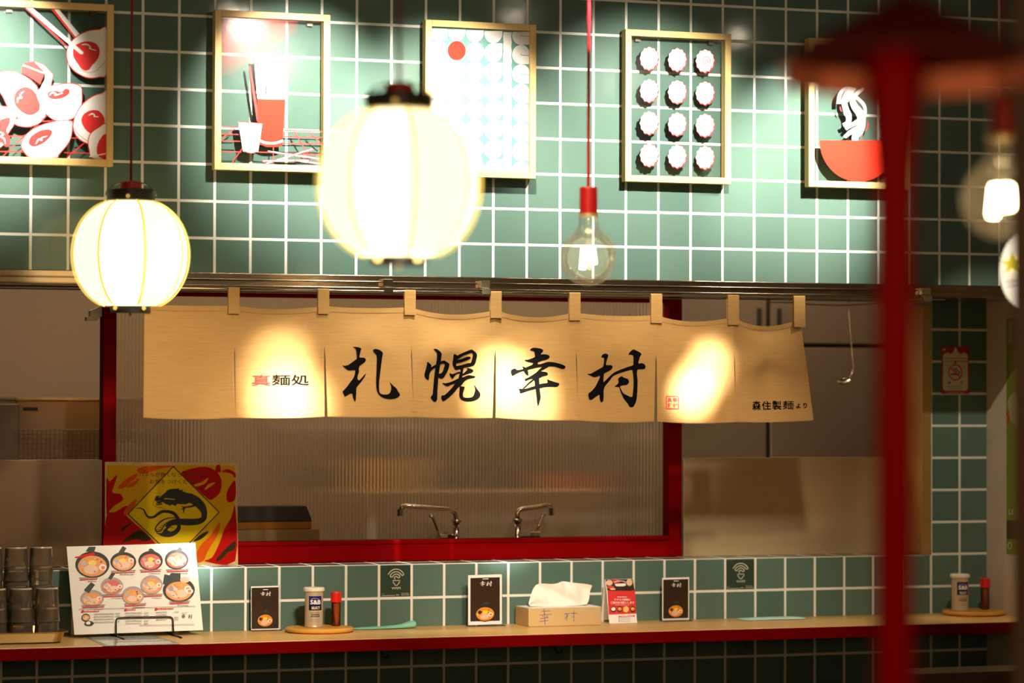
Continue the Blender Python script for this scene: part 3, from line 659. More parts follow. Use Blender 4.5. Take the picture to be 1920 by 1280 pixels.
def noren_print(name, polys, mats, i, mesh=None):
    """lettering dyed on the cloth: cut into small cells so that it follows the folds"""
    bm = bmesh.new()
    def put(P, tris, mi):
        vs = [bm.verts.new((p[0], 0, p[1])) for p in P]
        for t in tris:
            try: f = bm.faces.new([vs[j] for j in t]); f.material_index = mi
            except ValueError: pass
    for pts, mi in polys: put(pts, tessellate_polygon([[Vector((p[0], p[1], 0)) for p in pts]]), mi)
    for P, tr, mi in (mesh or []): put(P, tr, mi)
    xs = [v.co.x for v in bm.verts]; zs = [v.co.z for v in bm.verts]
    for ax, lo, hi in ((0, min(xs), max(xs)), (2, min(zs), max(zs))):
        c = lo + 6
        while c < hi:
            n = Vector((1, 0, 0)) if ax == 0 else Vector((0, 0, 1))
            bmesh.ops.bisect_plane(bm, geom=bm.verts[:] + bm.edges[:] + bm.faces[:], plane_co=n * c, plane_no=n); c += 6
    mb = MB(); bm.verts.ensure_lookup_table(); bm.verts.index_update()
    mb.v = []
    for v in bm.verts:
        ii, u, vv = noren_uv(v.co.x, v.co.z)
        mb.v.append(noren_pt(i, u if ii == i else (1 if ii > i else 0), vv, .0016))
    for f in bm.faces: mb.f.append([v.index for v in f.verts]); mb.m.append(f.material_index)
    bm.free()
    return mb.build(name, mats, panels[i], fix=False)
for K, (ox, oy), i in ((K_SATSU, (630, 640), 2), (K_HORO, (785, 640), 3), (K_KOU, (945, 640), 4), (K_MURA, (1093, 640), 5)):
    s = 130 / 1280
    noren_print('lettering', [([(ox + x * s, oy + y * s) for x, y in sm(p, 3)], 0) for p in K], [M_INK], i)
def gl(body, x0, y0, x1, y1, mi, bold=0):
    vs, fs = glyphs(body, bold); return ([(x0 + (x1 - x0) * u, y0 + (y1 - y0) * v) for u, v in vs], fs, mi)
noren_print('lettering', [], [mat('dye_red', (196, 22, 14), .8, var=.03), M_INK], 1, [gl('真', 472, 702, 508, 723, 0, .008), gl('麺', 510, 702, 545, 722, 1, .01), gl('処', 547, 702, 582, 722, 1, .014)])
noren_print('lettering', [], [M_INK], 7, [gl('森', 1411, 751, 1428, 769, 0, .02), gl('住', 1430, 752, 1448, 768, 0, .02), gl('製', 1450, 751, 1467, 768, 0, .02), gl('麺', 1469, 751, 1490, 767, 0, .006), gl('よ', 1495, 756, 1503, 765, 0, .03), gl('り', 1508, 755, 1515, 765, 0, .03)])
sq = [([(1247 + a, 741.5 + b), (1272 + a, 743 + b), (1272 + c, 743 + d), (1247 + c, 741.5 + d)], 0) for a, b, c, d in ((0, 0, 0, 2),)]
frm = lambda x0, y0, x1, y1: ([(x0, y0), (x1, y0), (x1, y1), (x0, y1)], 0)
noren_print('seal_stamp', [frm(1247, 742, 1272, 743.6), frm(1247, 765, 1272, 766.8), frm(1247, 743.6, 1248.6, 765), frm(1270.4, 743.6, 1272, 765)], [M_PRED], 6,
            [gl('幸', 1260.5, 745, 1269.5, 753.5, 0, .03), gl('村', 1260.5, 755.5, 1269.5, 764, 0, .03), gl('真', 1250, 745, 1259, 753.5, 0, .03), gl('麺', 1250, 755.5, 1259, 764, 0, .03)])

# ================================================================ LANTERNS AND BULBS
def lantern_paper(name, rgb, es, tint):
    m = bpy.data.materials.new(name); m.use_nodes = True; nt = m.node_tree; N = nt.nodes; L = nt.links; N.remove(N['Principled BSDF'])
    e = N.new('ShaderNodeEmission'); e.inputs[0].default_value = lin(rgb); e.inputs[1].default_value = es
    t = N.new('ShaderNodeBsdfTransparent'); t.inputs[0].default_value = lin(tint); a = N.new('ShaderNodeAddShader')
    no = N.new('ShaderNodeTexNoise'); no.inputs['Scale'].default_value = 60; mr = N.new('ShaderNodeMapRange'); mr.inputs[3].default_value = es * .94; mr.inputs[4].default_value = es * 1.06
    L.new(no.outputs[0], mr.inputs[0]); L.new(mr.outputs[0], e.inputs[1]); L.new(e.outputs[0], a.inputs[0]); L.new(t.outputs[0], a.inputs[1]); L.new(a.outputs[0], N['Material Output'].inputs[0]); return m
M_LPAPER = lantern_paper('lantern_paper', (255, 214, 84), .42, (250, 240, 215)); M_LBRIGHT = lantern_paper('lantern_paper_bright', (255, 222, 120), .42, (255, 252, 245))  # amber emission and whiter panels imitate the lantern's bright centre and yellow limb
M_LCORE = glow_mat('lantern_glow_core', (255, 245, 222), 1.6)  # glowing inner shell added to whiten the lantern's middle inside the amber limb
M_LSEAM = glow_mat('lantern_seam', (255, 216, 96), .92); M_LEDGE = glow_mat('lantern_paper_amber', (255, 206, 40), .95)
M_CORD = mat('red_cord', (150, 8, 16), .6, spec=.2); M_REDPL = mat('red_plastic', (214, 44, 30), .4)
def lantern_profile(R, n=28):
    pr = []
    for k in range(n + 1):
        a = math.radians(-65 + 136 * k / n); pr.append((R * math.cos(a) ** .80, R * .955 * math.sin(a)))
    return pr
def lantern(c, R, face, label, ztop, cords=True, facets=8):
    """face: azimuth of the panel that looks towards the window row"""
    t = thing('paper_lantern', c, label, 'lantern', 'round paper lanterns'); pr = lantern_profile(R)
    step = 2 * math.pi / facets
    for k in range(facets):
        a = face + (k - .5) * step
        mb = MB().lathe(pr, c, 12, 0, a, a + step)
        m = M_LBRIGHT if k % 2 == 0 else M_LPAPER
        mb.build('paper_panel', m, t, smooth=True, fix=False)
    MB().lathe([(r * .945, z * .975) for r, z in pr], c, 64).build('glow_core', M_LCORE, t, smooth=True, fix=False)
    for k in range(facets):
        sb = MB()
        a = face + (k + .5) * step; dv = Vector((math.cos(a), math.sin(a), 0)); sd = Vector((-math.sin(a), math.cos(a), 0))
        vs = []
        for r, z in pr: vs += [Vector(c) + dv * (r + .0012) + sd * R * .022 + Vector((0, 0, z)), Vector(c) + dv * (r + .0012) - sd * R * .022 + Vector((0, 0, z))]
        sb.add(vs, [(2 * j, 2 * j + 1, 2 * j + 3, 2 * j + 2) for j in range(len(pr) - 1)])
        sb.build('seam', M_LSEAM, t, fix=False)
    zt, rt = pr[-1][1], pr[-1][0]; zb, rb = pr[0][1], pr[0][0]
    MB().lathe([(rt * .5, zt - .002), (rt * .98, zt - .002), (rt * 1.0, zt + .026 * R / .15), (rt * .9, zt + .028 * R / .15), (rt * .5, zt + .026 * R / .15)], c, 40).build('top_ring', M_BLACK, t, smooth=False)
    MB().lathe([(0, zb - .016 * R / .15), (rb * .66, zb - .016 * R / .15), (rb * .68, zb), (0, zb)], c, 40).build('bottom_ring', M_BLACK, t, smooth=False)
    vd = (Vector((CAM.x, CAM.y, 0)) - Vector((c[0], c[1], 0))).normalized(); sdv = Vector((-vd.y, vd.x, 0))
    if sdv.dot(RT) < 0: sdv = -sdv
    C = Vector(c); k = R / .15
    M_BR = mat('brass', (220, 196, 120), .3, .8)
    for s_, z_ in ((-.12, zt + .008 * k), (-.62, zb - .006 * k), (.55, zb - .006 * k)):
        p = C + sdv * (s_ * rt) + vd * (math.sqrt(max(0, 1 - s_ * s_)) * (rt if z_ > 0 else rb * .69)) + Vector((0, 0, z_)); MB().tube([p - vd * .004, p + vd * .003], .0055 * k, 10).build('rivet', M_BR, t)
    MB().tube([C + Vector((0, 0, zb - .016 * k)), C + Vector((0, 0, zb - .024 * k))], .004 * k, 8).build('bottom_knob', M_BR, t)
    arc = [C + sdv * (math.cos(math.pi * j / 16) * rt * 1.03) + Vector((0, 0, zt + .012 * k + math.sin(math.pi * j / 16) * .036 * k)) for j in range(17)]
    MB().tube(arc, .0022 * k, 8).build('wire_handle', mat('handle_wire', (150, 150, 130), .4, .6), t, smooth=True)
    z0 = zt + .028 * k
    MB().lathe([(0, z0), (.026 * k, z0), (.027 * k, z0 + .004 * k), (.027 * k, z0 + .017 * k), (.012 * k, z0 + .021 * k), (0, z0 + .021 * k)], c, 24).build('cord_grip', M_REDPL, t, smooth=False)
    MB().tube([C + Vector((0, 0, z0 + .02 * k)), C + Vector((0, 0, ztop - c[2]))], .0032, 8).build('cord', M_CORD, t)
    return t
def faz(c, turn=0): return math.atan2(CAM.y - c[1], CAM.x - c[0]) + math.radians(turn)
c1 = dep(245, 477, 7.66); lantern(c1, .1538, faz(c1, -9), 'smaller glowing paper lantern hanging at left before the tiled wall', ZCEIL)
c2 = dep(748, 345, 5.33); lantern(c2, .149, faz(c2, -12), 'big glowing paper lantern hanging before the circle print, nearest', ZCEIL)
# small ribbed lantern at the right
c3 = dep(1957, 507, 6.6)
t = thing('ribbed_lantern', c3, 'small glowing ribbed paper lantern with yellow star at right picture edge', 'lantern')
R3 = .096; pr = []
for k in range(61):
    a = math.radians(-64 + 128 * k / 60); r = R3 * math.cos(a) ** .85; pr.append((r * (1 + (.012 if k % 3 else -.012)), R3 * 1.05 * math.sin(a)))
MB().lathe(pr, c3, 48).build('paper_shade', glow_mat('ribbed_paper', (255, 238, 210), 1.05), t, smooth=False)
vdir = (CAM - c3); vdir.z = 0; vdir.normalize(); sdir = RT.copy(); sdir.z = 0; sdir.normalize()
def on3(px, py, off=.002):
    q = dep(px, py, 6.6) - c3; x, z = q.dot(sdir), q.z
    kk = max(.01, 1 - (z / (R3 * 1.05)) ** 2); rr = R3 * math.sqrt(kk) ** .85 * 1.014
    x = max(-rr * .995, min(rr * .995, x)); return c3 + sdir * x + vdir * (math.sqrt(max(0, rr * rr - x * x)) + off) + Vector((0, 0, z))
mb = MB(); star = []
for k in range(10):
    a = math.pi / 2 + k * math.pi / 5; rr = 22 if k % 2 == 0 else 9; star.append((1897 + rr * math.cos(a), 497 - rr * math.sin(a)))
P = [on3(*p) for p in star]; cc = on3(1897, 497); mb.add(P + [cc], [(k, (k + 1) % 10, 10) for k in range(10)])
mb.build('star_mark', glow_mat('star_yellow', (250, 220, 60), .9), t, fix=False)
mb = MB()
for (a, b) in (((1886, 530), (1912, 528)), ((1895, 520), (1900, 538)), ((1904, 518), (1908, 538)), ((1888, 538), (1912, 536))):
    vs = []
    for j in range(5):
        x, y = a[0] + (b[0] - a[0]) * j / 4, a[1] + (b[1] - a[1]) * j / 4; vs += [on3(x, y - 1), on3(x + .8, y + 1)]
    mb.add(vs, [(2 * j, 2 * j + 1, 2 * j + 3, 2 * j + 2) for j in range(4)])
mb.build('lettering', mat('print_brown_ink', (110, 80, 50), .7), t, fix=False)
MB().lathe([(0, pr[-1][1]), (R3 * .45, pr[-1][1]), (R3 * .47, pr[-1][1] + .014), (0, pr[-1][1] + .014)], c3, 32).build('top_ring', M_BLACK, t)
MB().lathe([(0, pr[0][1] - .012), (R3 * .45, pr[0][1] - .012), (R3 * .47, pr[0][1]), (0, pr[0][1])], c3, 32).build('bottom_ring', M_BLACK, t)
MB().tube([c3 + Vector((0, 0, pr[-1][1] + .014)), Vector((c3.x, c3.y, ZCEIL))], .003, 8).build('cord', M_CORD, t)

M_GLASS = clear_mat('bulb_glass', (254, 253, 250), .03, ior=1.45, haze=.025, hazecol=(255, 244, 220), fk=.5)
def bulb(c, R, label, ztop):
    t = thing('pendant_bulb', c, label, 'bulb', 'bare globe bulbs on red sockets'); C = Vector(c)
    pr = [(0, -R)]
    for k in range(1, 30):
        a = math.radians(-90 + 140 * k / 29); pr.append((R * math.cos(a), R * math.sin(a)))
    pr += [(R * .50, R * .90), (R * .40, R * 1.04), (R * .345, R * 1.18), (R * .34, R * 1.48)]
    MB().lathe(pr, c, 48).build('globe', M_GLASS, t, smooth=True, fix=False)
    MB().lathe([(0, R * 1.46), (R * .36, R * 1.46), (R * .36, R * 1.56), (0, R * 1.56)], c, 32).build('collar', mat('brass_collar', (226, 196, 130), .3, .7), t)
    MB().lathe([(0, R * 1.56), (R * .30, R * 1.56), (R * .315, R * 1.58), (R * .315, R * 2.44), (R * .29, R * 2.5), (0, R * 2.5)], c, 36).build('socket', mat('red_socket', (160, 18, 14), .35), t, smooth=False)
    MB().tube([C + Vector((0, 0, R * 1.4)), C + Vector((0, 0, R * .9)), C + Vector((0, 0, R * .45)), C + Vector((0, 0, R * .3))], [R * .2, R * .14, R * .1, R * .16], 16).build('glass_stem', M_GLASS, t, smooth=True, fix=False)
    mb = MB()
    for k in range(6):
        a = k * math.pi / 3 + .3; q = Vector((math.cos(a) * R * .22, math.sin(a) * R * .22, 0)); mb.tube([C + q * .7 + Vector((0, 0, R * .32)), C + q + Vector((0, 0, -R * (.22 if k != 2 else .40)))], R * .10, 10)
    mb.build('filament', glow_mat('filament_glow', (255, 226, 170), 60), t, smooth=True)
    MB().tube([C + Vector((0, 0, R * 2.48)), Vector((c[0], c[1], ztop))], .0042, 8).build('cord', M_CORD, t)
    return t
cb = dep(1103, 483, 7.1); bulb(cb, .0675, 'clear globe bulb on red socket hanging left of the fish-cake print', ZCEIL)
cb2 = dep(1878, 374, 4.55); bulb(cb2, .0625, 'blurred clear globe bulb at right edge near the red post', ZCEIL)

def lamp_head(loc, tgt, r, es, label):
    L = Vector(loc); d = (Vector(tgt) - L).normalized(); t = thing('track_lamp', L, label, 'lamp', 'ceiling track lamps'); B = L - d * .012
    MB().tube([B - d * .11, B - d * .0], r * 1.25, 20).build('lamp_body', M_BLACK, t)
    e1 = d.orthogonal().normalized(); e2 = d.cross(e1); k = 20
    MB().add([B + d * .001 + (e1 * math.cos(2 * math.pi * j / k) + e2 * math.sin(2 * math.pi * j / k)) * r for j in range(k)], [tuple(range(k))]).build('lens', glow_mat('lamp_lens', (255, 236, 206), es * .9), t, fix=False)
    tp = B - d * .06; MB().tube([tp, Vector((tp.x, tp.y, ZCEIL - .001))], .012, 10).build('stem', M_BLACK, t)
for k, (x, tz, e, ang) in enumerate(TRACK): lamp_head((x, YU - TY[k], TZ[k]), (x, YU, tz), .026, 45, ('black track lamp above the egg print', 'black track lamp above the drink print', 'black track lamp above the circle print', 'black track lamp above the fish-cake print', 'black track lamp above the noodle print')[k])
for k, (loc, tgt, e, ang) in enumerate(NSPOT): lamp_head(loc, tgt, .032, 45, ('black ceiling lamp aimed at the red and black small lettering', 'black ceiling lamp aimed at the third big character', 'black ceiling lamp aimed at the red seal panel')[k])

# ================================================================ RED POST WITH LITTLE PARASOL, COLUMN, BENCH
pc = dep(1678, 640, 3.3); D = 3.3 / F
post = thing('parasol_post', (pc.x, pc.y, 0), 'blurred red post with small red parasol top, closest thing to camera', 'post')
M_POST = mat('post_red', (140, 0, 0), .5, var=.05, spec=.06)
zt_ = dep(1678, 20, 3.3).z; zmid = dep(1678, 400, 3.3).z; z180 = dep(1678, 170, 3.3).z
PC = Vector((pc.x, pc.y, 0))
MB().lathe([(0, .01), (.0218, .01), (.0218, zmid), (.024, zmid + .05), (.031, z180), (.034, zt_ - .03), (0, zt_ - .03)], PC, 32).build('pole', M_POST, post, smooth=True)
MB().lathe([(0, 0), (.16, 0), (.16, .012), (.03, .03), (0, .03)], PC, 40).build('base', M_BLACK, post)
zr_ = dep(1690, 100, 3.3).z; za = dep(1750, -6, 3.3).z; NS = 8; RC = 232 * D
cn = PC + RT.normalized() * (22 * D); cn.z = 0
rim = [cn + Vector((math.cos(2 * math.pi * k / NS + .3) * RC, math.sin(2 * math.pi * k / NS + .3) * RC, zr_)) for k in range(NS)]
apex = cn + Vector((0, 0, za + .01))
mb = MB(); mb.add(rim + [apex], [(k, (k + 1) % NS, NS) for k in range(NS)]); mb.add([p - Vector((0, 0, .006)) for p in rim] + [apex - Vector((0, 0, .012))], [((k + 1) % NS, k, NS) for k in range(NS)])
mb.add(rim + [p - Vector((0, 0, .006)) for p in rim], [(k, (k + 1) % NS, NS + (k + 1) % NS, NS + k) for k in range(NS)])
mb.build('canopy', mat('parasol_red', (92, 8, 7), .6, var=.1), post)
mb = MB()
for k in range(NS):
    a, b = rim[k], rim[(k + 1) % NS]
    if ((a + b) / 2 - cn).dot(Vector((FW.x, FW.y, 0))) < -.01: continue
    dn = Vector((0, 0, -.036))
    mb.add([a, b, b + dn, a + dn], [(0, 1, 2, 3)])
mb.build('valance', mat('parasol_valance', (226, 128, 88), .8, var=.08), post, fix=False)
for p in rim: MB().tube([apex - Vector((0, 0, .02)), p - Vector((0, 0, .006))], .002, 6).build('rib', M_BLACK, post)
# brown column at the right edge
ca = dep(1899, 640, 4.45); colw = MB().box(ca.x, ca.x + .3, ca.y - .25, ca.y, 0, ZCEIL)
struct(colw, 'column_right', mat('column_brown', (150, 112, 82), .7, var=.06, scale=5))
# bench table at the bottom right
p0, p1 = at(1722, 1263, 7.2), at(1900, 1257, 7.2)
tb = thing('side_table', (p0.x, 7.3, 0), 'dark wooden table top low at bottom right behind the red post', 'table')
MB().box(p0.x, min(XR - .01, p1.x + .3), 7.2, 7.36, p0.z - .04, p0.z).build('tabletop', mat('dark_wood', (92, 64, 38), .35, var=.15, scale=3, stretch=(3, 30, 30)), tb, bevel=.003)
for (x, y) in ((p0.x + .02, 7.21), (p0.x + .02, 7.31), (XR - .07, 7.21), (XR - .07, 7.31)): MB().box(x, x + .04, y, y + .04, 0, p0.z - .0402).build('leg', M_BLACK, tb)

# ================================================================ THINGS ON THE COUNTER
def food_bowl(A, cx, cy, rx, ry, rim, broth, nori=None, egg_at=(.55, .1), pork=1, corn=True):
    A.poly(ell(cx, cy, rx, ry), rim)
    if nori:
        for q in nori: A.poly([(cx + a * rx, cy + b * ry) for a, b in q], M_NORI)
    A.poly(ell(cx, cy + ry * .1, rx * .84, ry * .78), broth)
    if pork: 
        A.poly(ell(cx - rx * .08, cy + ry * .36, rx * .42, ry * .34), M_PORK)
        if pork > 1: A.poly(ell(cx - rx * .42, cy + ry * .05, rx * .36, ry * .32), M_PORK); A.poly(ell(cx + rx * .22, cy + ry * .30, rx * .34, ry * .34), M_PORK); A.stroke([(cx - rx * .7, cy - ry * .1), (cx - rx * .3, cy + ry * .1), (cx - rx * .1, cy + ry * .5)], rx * .05, M_BROTHR, False, 3)
    rnd = random.Random(int(cx))
    for _ in range(9): a_ = rnd.uniform(0, 6.28); q_ = rnd.uniform(.35, .72); A.poly(ell(cx + rx * q_ * math.cos(a_), cy + ry * (.1 + q_ * .9 * math.sin(a_)), rx * rnd.uniform(.04, .09), ry * rnd.uniform(.03, .08), 8), rnd.choice((M_NORI, M_BROTHR, M_CORN, M_PORK, M_PBROWN))); A.lay -= 1
    A.lay += 1
    if corn: A.poly(ell(cx, cy - ry * .14, rx * .24, ry * .2), M_CORN)
    A.poly(ell(cx - rx * .5, cy - ry * .1, rx * .16, ry * .2), M_PBROWN)
    A.poly(ell(cx + rx * egg_at[0], cy + ry * egg_at[1], rx * .22, ry * .24), M_WHITE); A.poly(ell(cx + rx * egg_at[0] + rx * .02, cy + ry * egg_at[1] + ry * .02, rx * .12, ry * .13), M_YOLK)
def scrawl(A, x0, x1, y, h, m, n, slope=0):
    """illegibly small printed lines: short marks only"""
    x = x0; rnd = random.Random(int(x0 * 7 + y * 3))
    while x < x1 - 2:
        wd = (x1 - x0) / n * rnd.uniform(.5, .95); yy = y + slope * (x - x0)
        A.poly(rect(x, yy - h / 2 * rnd.uniform(.5, 1), min(x1, x + wd), yy + h / 2), m); A.lay -= 1; x += wd + (x1 - x0) / n * .25
    A.lay += 1

# menu board leaning in its wire stand
zb_ = ZC + .012
Pb0, Pb1 = atZ(139.5, 1189.6, zb_), atZ(380.7, 1180.6, zb_)
ym = (Pb0.y + Pb1.y) / 2 - .0
Pm = Vector(((Pb0.x + Pb1.x) / 2, ym, zb_)); lean = .34
nm = Vector((0, -math.cos(lean * .95), math.sin(lean * .95)))
PM = Pl(Pm, nm)
qb = [PM.hit(*p) for p in ((139.5, 1189.6), (380.7, 1180.6), (365.9, 1017.4), (124.8, 1024.4))]
mn = thing('menu_board', Pm, 'white ramen menu board with nine bowl photos leaning on wire stand', 'menu')
MB().slab(qb, nm, .004).build('board', M_PAPER, mn)
A = Art(PM, lambda x, y: (110 + x / 6.096, 1010 + y / 6.096))
NQ = [[(-.15, -1.35), (.25, -1.3), (.05, -.6), (-.5, -.5)]]; NQ2 = [[(-.1, -1.3), (.2, -1.35), (.3, -.9), (-.6, -.4)]]
M_BOWLG = mat('print_bowl_grey', (170, 158, 160), .6, var=.2, scale=300)
food_bowl(A, 385, 295, 196, 152, M_PDARK, M_BROTH, [[(-.4, -1.0), (-.2, -1.35), (.2, -1.35), (.1, -.9)]], (.6, .2))
A.stroke([(185,212),(240,208),(300,190),(410,170)], [14,22,26,30], M_PORANGE)
food_bowl(A, 738, 262, 148, 112, M_PDARK, M_BROTH, [[(-.5, -.7), (-.05, -1.6), (.25, -1.4), (-.1, -.6)]], (.6, -.15), 2)
food_bowl(A, 1050, 250, 140, 112, M_PDARK, M_BROTHR, [[(-.2, -1.05), (-.05, -1.25), (.15, -1.2), (.5, -.8)]], (.6, .1))
food_bowl(A, 1348, 236, 135, 114, M_PDARK, M_BROTHR, [[(-.2, -.7), (.25, -1.3), (.5, -1.0), (.1, -.5)]], (.6, .05), 2)
food_bowl(A, 382, 682, 134, 98, M_BOWLG, M_BROTH, [[(-.7, -1.0), (-.1, -1.9), (.25, -1.6), (-.3, -.6)]], (.6, 0), 2, False)
food_bowl(A, 608, 540, 128, 100, M_BOWLG, M_BROTHR, [[(-.35, -.9), (.0, -1.6), (.3, -1.4), (-.1, -.7)]], (.7, .05), 2, False)
food_bowl(A, 848, 648, 128, 104, M_BOWLG, M_BROTH, None, (.6, .15), 1, False)
food_bowl(A, 1060, 525, 126, 108, M_BOWLG, M_BROTH, None, (.65, .05), 2, True)
food_bowl(A, 1372, 585, 182, 138, M_PDARK, M_BROTH, [[(-1.0, -.5), (-.9, -1.3), (-.6, -1.2), (-.5, -1.4), (.1, -1.4), (.1, -.4)]], (.55, -.1), 2, False)
A.poly(ell(1495, 600, 40, 30), M_WHITE); A.poly(ell(1492, 600, 20, 17), M_YOLK); A.poly(ell(1440, 470, 55, 35), M_PORK)
for x0, x1, y, mlt in ((232, 450, 462, 1), (600, 880, 384, 1), (925, 1175, 372, 1), (1225, 1490, 370, 1), (500, 745, 655, 1), (960, 1190, 652, 1), (258, 530, 778, 1), (745, 1000, 760, 1), (1255, 1500, 735, 1)):
    A.stroke([(x0 + 10, y + 6), (x1 - 10, y - 2)], [12, 8], M_PRED); scrawl(A, x0, x1, y - 14, 10, M_PGREY, 16, -.03); scrawl(A, x0 + 100, x1 - 20, y + 24, 8, M_PGREY, 6)
A.stroke([(228, 808), (1560, 772)], 4, M_PDARK)
for x0, x1, y in ((260, 460, 832), (752, 880, 812), (1100, 1310, 803)): scrawl(A, x0, x1, y, 14, M_PORANGE, 9, -.03); A.poly(ell(x0 + 12, y, 15, 14), M_PORANGE)
food_bowl(A, 308, 900, 48, 42, M_PDARK, M_BROTH, None, (.4, .1), 1); A.poly(ell(345, 968, 52, 26), M_PDARK); A.poly(ell(335, 965, 26, 18), M_WHITE)
for x0, x1, ys in ((402, 628, (862, 892, 922, 955)), (645, 695, (856, 884, 945)), (760, 945, (850, 880, 940, 970)), (970, 1025, (845, 876, 938, 968)), (1112, 1235, (840, 870, 925)), (1318, 1366, (836, 898, 922))):
    for y in ys: scrawl(A, x0, x1, y, 9, M_PGREY, 12 if x1 - x0 > 100 else 4, -.02)
scrawl(A, 920, 1550, 990, 7, M_PGREY, 50, -.02); scrawl(A, 1400, 1470, 850, 5, M_PDARK, 5)
A.text('幸', 1402, 866, 1446, 910, M_PDARK, .01); A.text('村', 1478, 864, 1524, 912, M_PDARK, .01)
A.build('menu_print', mn)
ws = thing('wire_stand', (Pm.x, ym - .03, ZC), 'black bent wire stand holding up the ramen menu board', 'stand')
def W(px, py, o=.006): return PM.hit(px, py, o)
xa, xb = W(217, 1175).x, W(324, 1173).x
loop = [Vector((xa, ym - .10, ZC + .0026)), Vector((xa, ym - .03, ZC + .0026)), W(216.5, 1189, .009), W(217, 1165)] + [W(*p) for p in ((218, 1161), (221, 1159), (230, 1158.6), (270, 1157.6), (312, 1156.8), (319, 1157.4), (322.5, 1159.5), (323.5, 1163))] + [W(323.8, 1184, .009), Vector((xb, ym - .03, ZC + .0026)), Vector((xb, ym - .10, ZC + .0026))]
MB().tube(loop, .0022, 8).build('front_loop', M_BLACKWIRE, ws, smooth=True)
MB().tube([Vector((xa, ym - .03, ZC + .0026)), Vector((xa, ym + .065, ZC + .0026)), Vector((xa, ym + .09, ZC + .09)), Vector((xb, ym + .09, ZC + .09)), Vector((xb, ym + .065, ZC + .0026)), Vector((xb, ym - .03, ZC + .0026))], .0022, 8).build('back_loop', M_BLACKWIRE, ws, smooth=True)
# laminated sheet lying on the counter
PT = Pl((0, 0, ZC + .0014), (0, 0, 1))
sh = thing('laminated_sheet', PT.hit(250, 1200), 'white laminated sheet with green border lying under the menu board', 'sheet')
q = [PT.hit(*p) for p in ((160, 1193), (287, 1190), (338, 1206), (195, 1210))]
MB().slab(q, (0, 0, 1), .001).build('sheet', mat('laminate', (226, 226, 214), .12, var=.03), sh)
A = Art(PT); A.stroke([(163, 1193.2), (199, 1209.4)], 1.6, mat('print_green', (40, 130, 80), .3)); A.stroke([(285, 1190.4), (334, 1205.7)], 1.4, MATS['print_green'])
for y in (1195, 1199, 1203): scrawl(A, 200 + (y - 1195) * 2, 290 + (y - 1195) * 3, y, .7, M_PGREY, 14, -.025)
A.build('sheet_print', sh)

# acrylic stands with brown cards
def stand_card(tl, tr, br, bl, Y, label, border):
    P = Pl((0, Y, 0)); t = thing('card_stand', P.hit((bl[0] + br[0]) / 2, bl[1]), label, 'card stand', 'brown ramen cards in clear stands')
    q = [P.hit(*p) for p in (bl, br, tr, tl)]; zmin = min(q[0].z, q[1].z)
    for v in q[:2]: v.z = ZC + .0032
    MB().slab(q, (0, -1, 0), .004).build('acrylic_holder', M_CLEAR, t)
    x0_, x1_ = q[0].x - .002, q[1].x + .002
    MB().box(x0_, x1_, Y - .02, Y + .012, ZC + .0005, ZC + .003).build('base_plate', clear_mat('clear_base', (235, 240, 238), .06, .12), t)
    def T(u, v): return (tl[0] + (tr[0] - tl[0]) * u + (bl[0] - tl[0]) * v, tl[1] + (tr[1] - tl[1]) * u + (bl[1] - tl[1]) * v)
    A = Art(P, T)
    e = border
    A.poly(rect(.01, .012, .985, .985), M_WHITE); A.poly(rect(e, .03 + e * .5, 1 - e, .985 - e * .9), M_PBROWN)
    A.poly(rect(.43, .085, .6, .10), M_WHITE)
    for K, u0 in ((K_KOU, .33), (K_MURA, .52)):
        for pp in K: A.poly([(u0 + x / 1280 * .2, .125 + y / 1280 * .12) for x, y in pp], M_WHITE); A.lay -= 1
        A.lay += 1
    scrawl(A, .43, .58, .262, .008, M_PRED, 6); scrawl(A, .38, .66, .305, .012, M_PAPER, 10); scrawl(A, .25, .8, .335, .012, M_PAPER, 22)
    A.poly([(.36, .62), (.52, .53), (.62, .56), (.5, .66)], M_NORI)
    food_bowl(A, .5, .76, .31, .17, M_PDARK, M_BROTH, None, (.5, .15), 1)
    A.build('card_print', t)
stand_card((470, 1098), (524, 1096.5), (524, 1181), (470, 1182.5), 8.262, 'brown ramen card in clear stand, left of the spice can', .03)
stand_card((877, 1077), (942, 1075), (942, 1170), (877, 1173), 8.225, 'brown ramen card with white border in clear stand, left of tissue box', .075)
stand_card((1241, 1082), (1293, 1080.5), (1293, 1163), (1241, 1164.5), 8.235, 'brown ramen card in clear stand, right of the red tent card', .05)

# tissue box
bx0, bx1 = at(991, 1174, 8.155).x, at(1127.5, 1172, 8.155).x
zt_b = at(991, 1141.5, 8.155).z; zt_b = (zt_b + at(1127, 1135.5, 8.155).z) / 2
tbx = thing('tissue_box', ((bx0 + bx1) / 2, 8.21, ZC), 'beige tissue box with violet handwriting and white tissue standing out', 'tissue box')
MB().box(bx0, bx1, 8.155, 8.268, ZC + .0004, zt_b - .0006).build('carton', mat('kraft_carton', (206, 176, 124), .65, var=.06, scale=90), tbx, bevel=.0015)
mb = MB().box(bx0 + .001, bx1 - .001, 8.156, 8.267, zt_b - .0005, zt_b + .0004)
mb.build('top_sheet', M_PAPER, tbx)
PBX = Pl((0, 8.155, 0)); A = Art(PBX, lambda x, y: (960 + x / 7.68, 1070 + y / 7.68)); M_VIO = mat('violet_pen', (92, 60, 140), .6)
for s in ([(460,545),(478,780)], [(425,580),(550,575)], [(395,635),(570,622)], [(440,645),(455,665)], [(520,640),(490,668)], [(405,688),(530,670)], [(390,728),(530,710)], [(750,620),(830,612)], [(790,608),(788,715)], [(800,640),(760,690)], [(790,655),(810,640)], [(845,610),(935,608)], [(888,575),(890,730)], [(868,650),(876,668)]): A.stroke(s, 7, M_VIO)
A.build('handwriting', tbx)
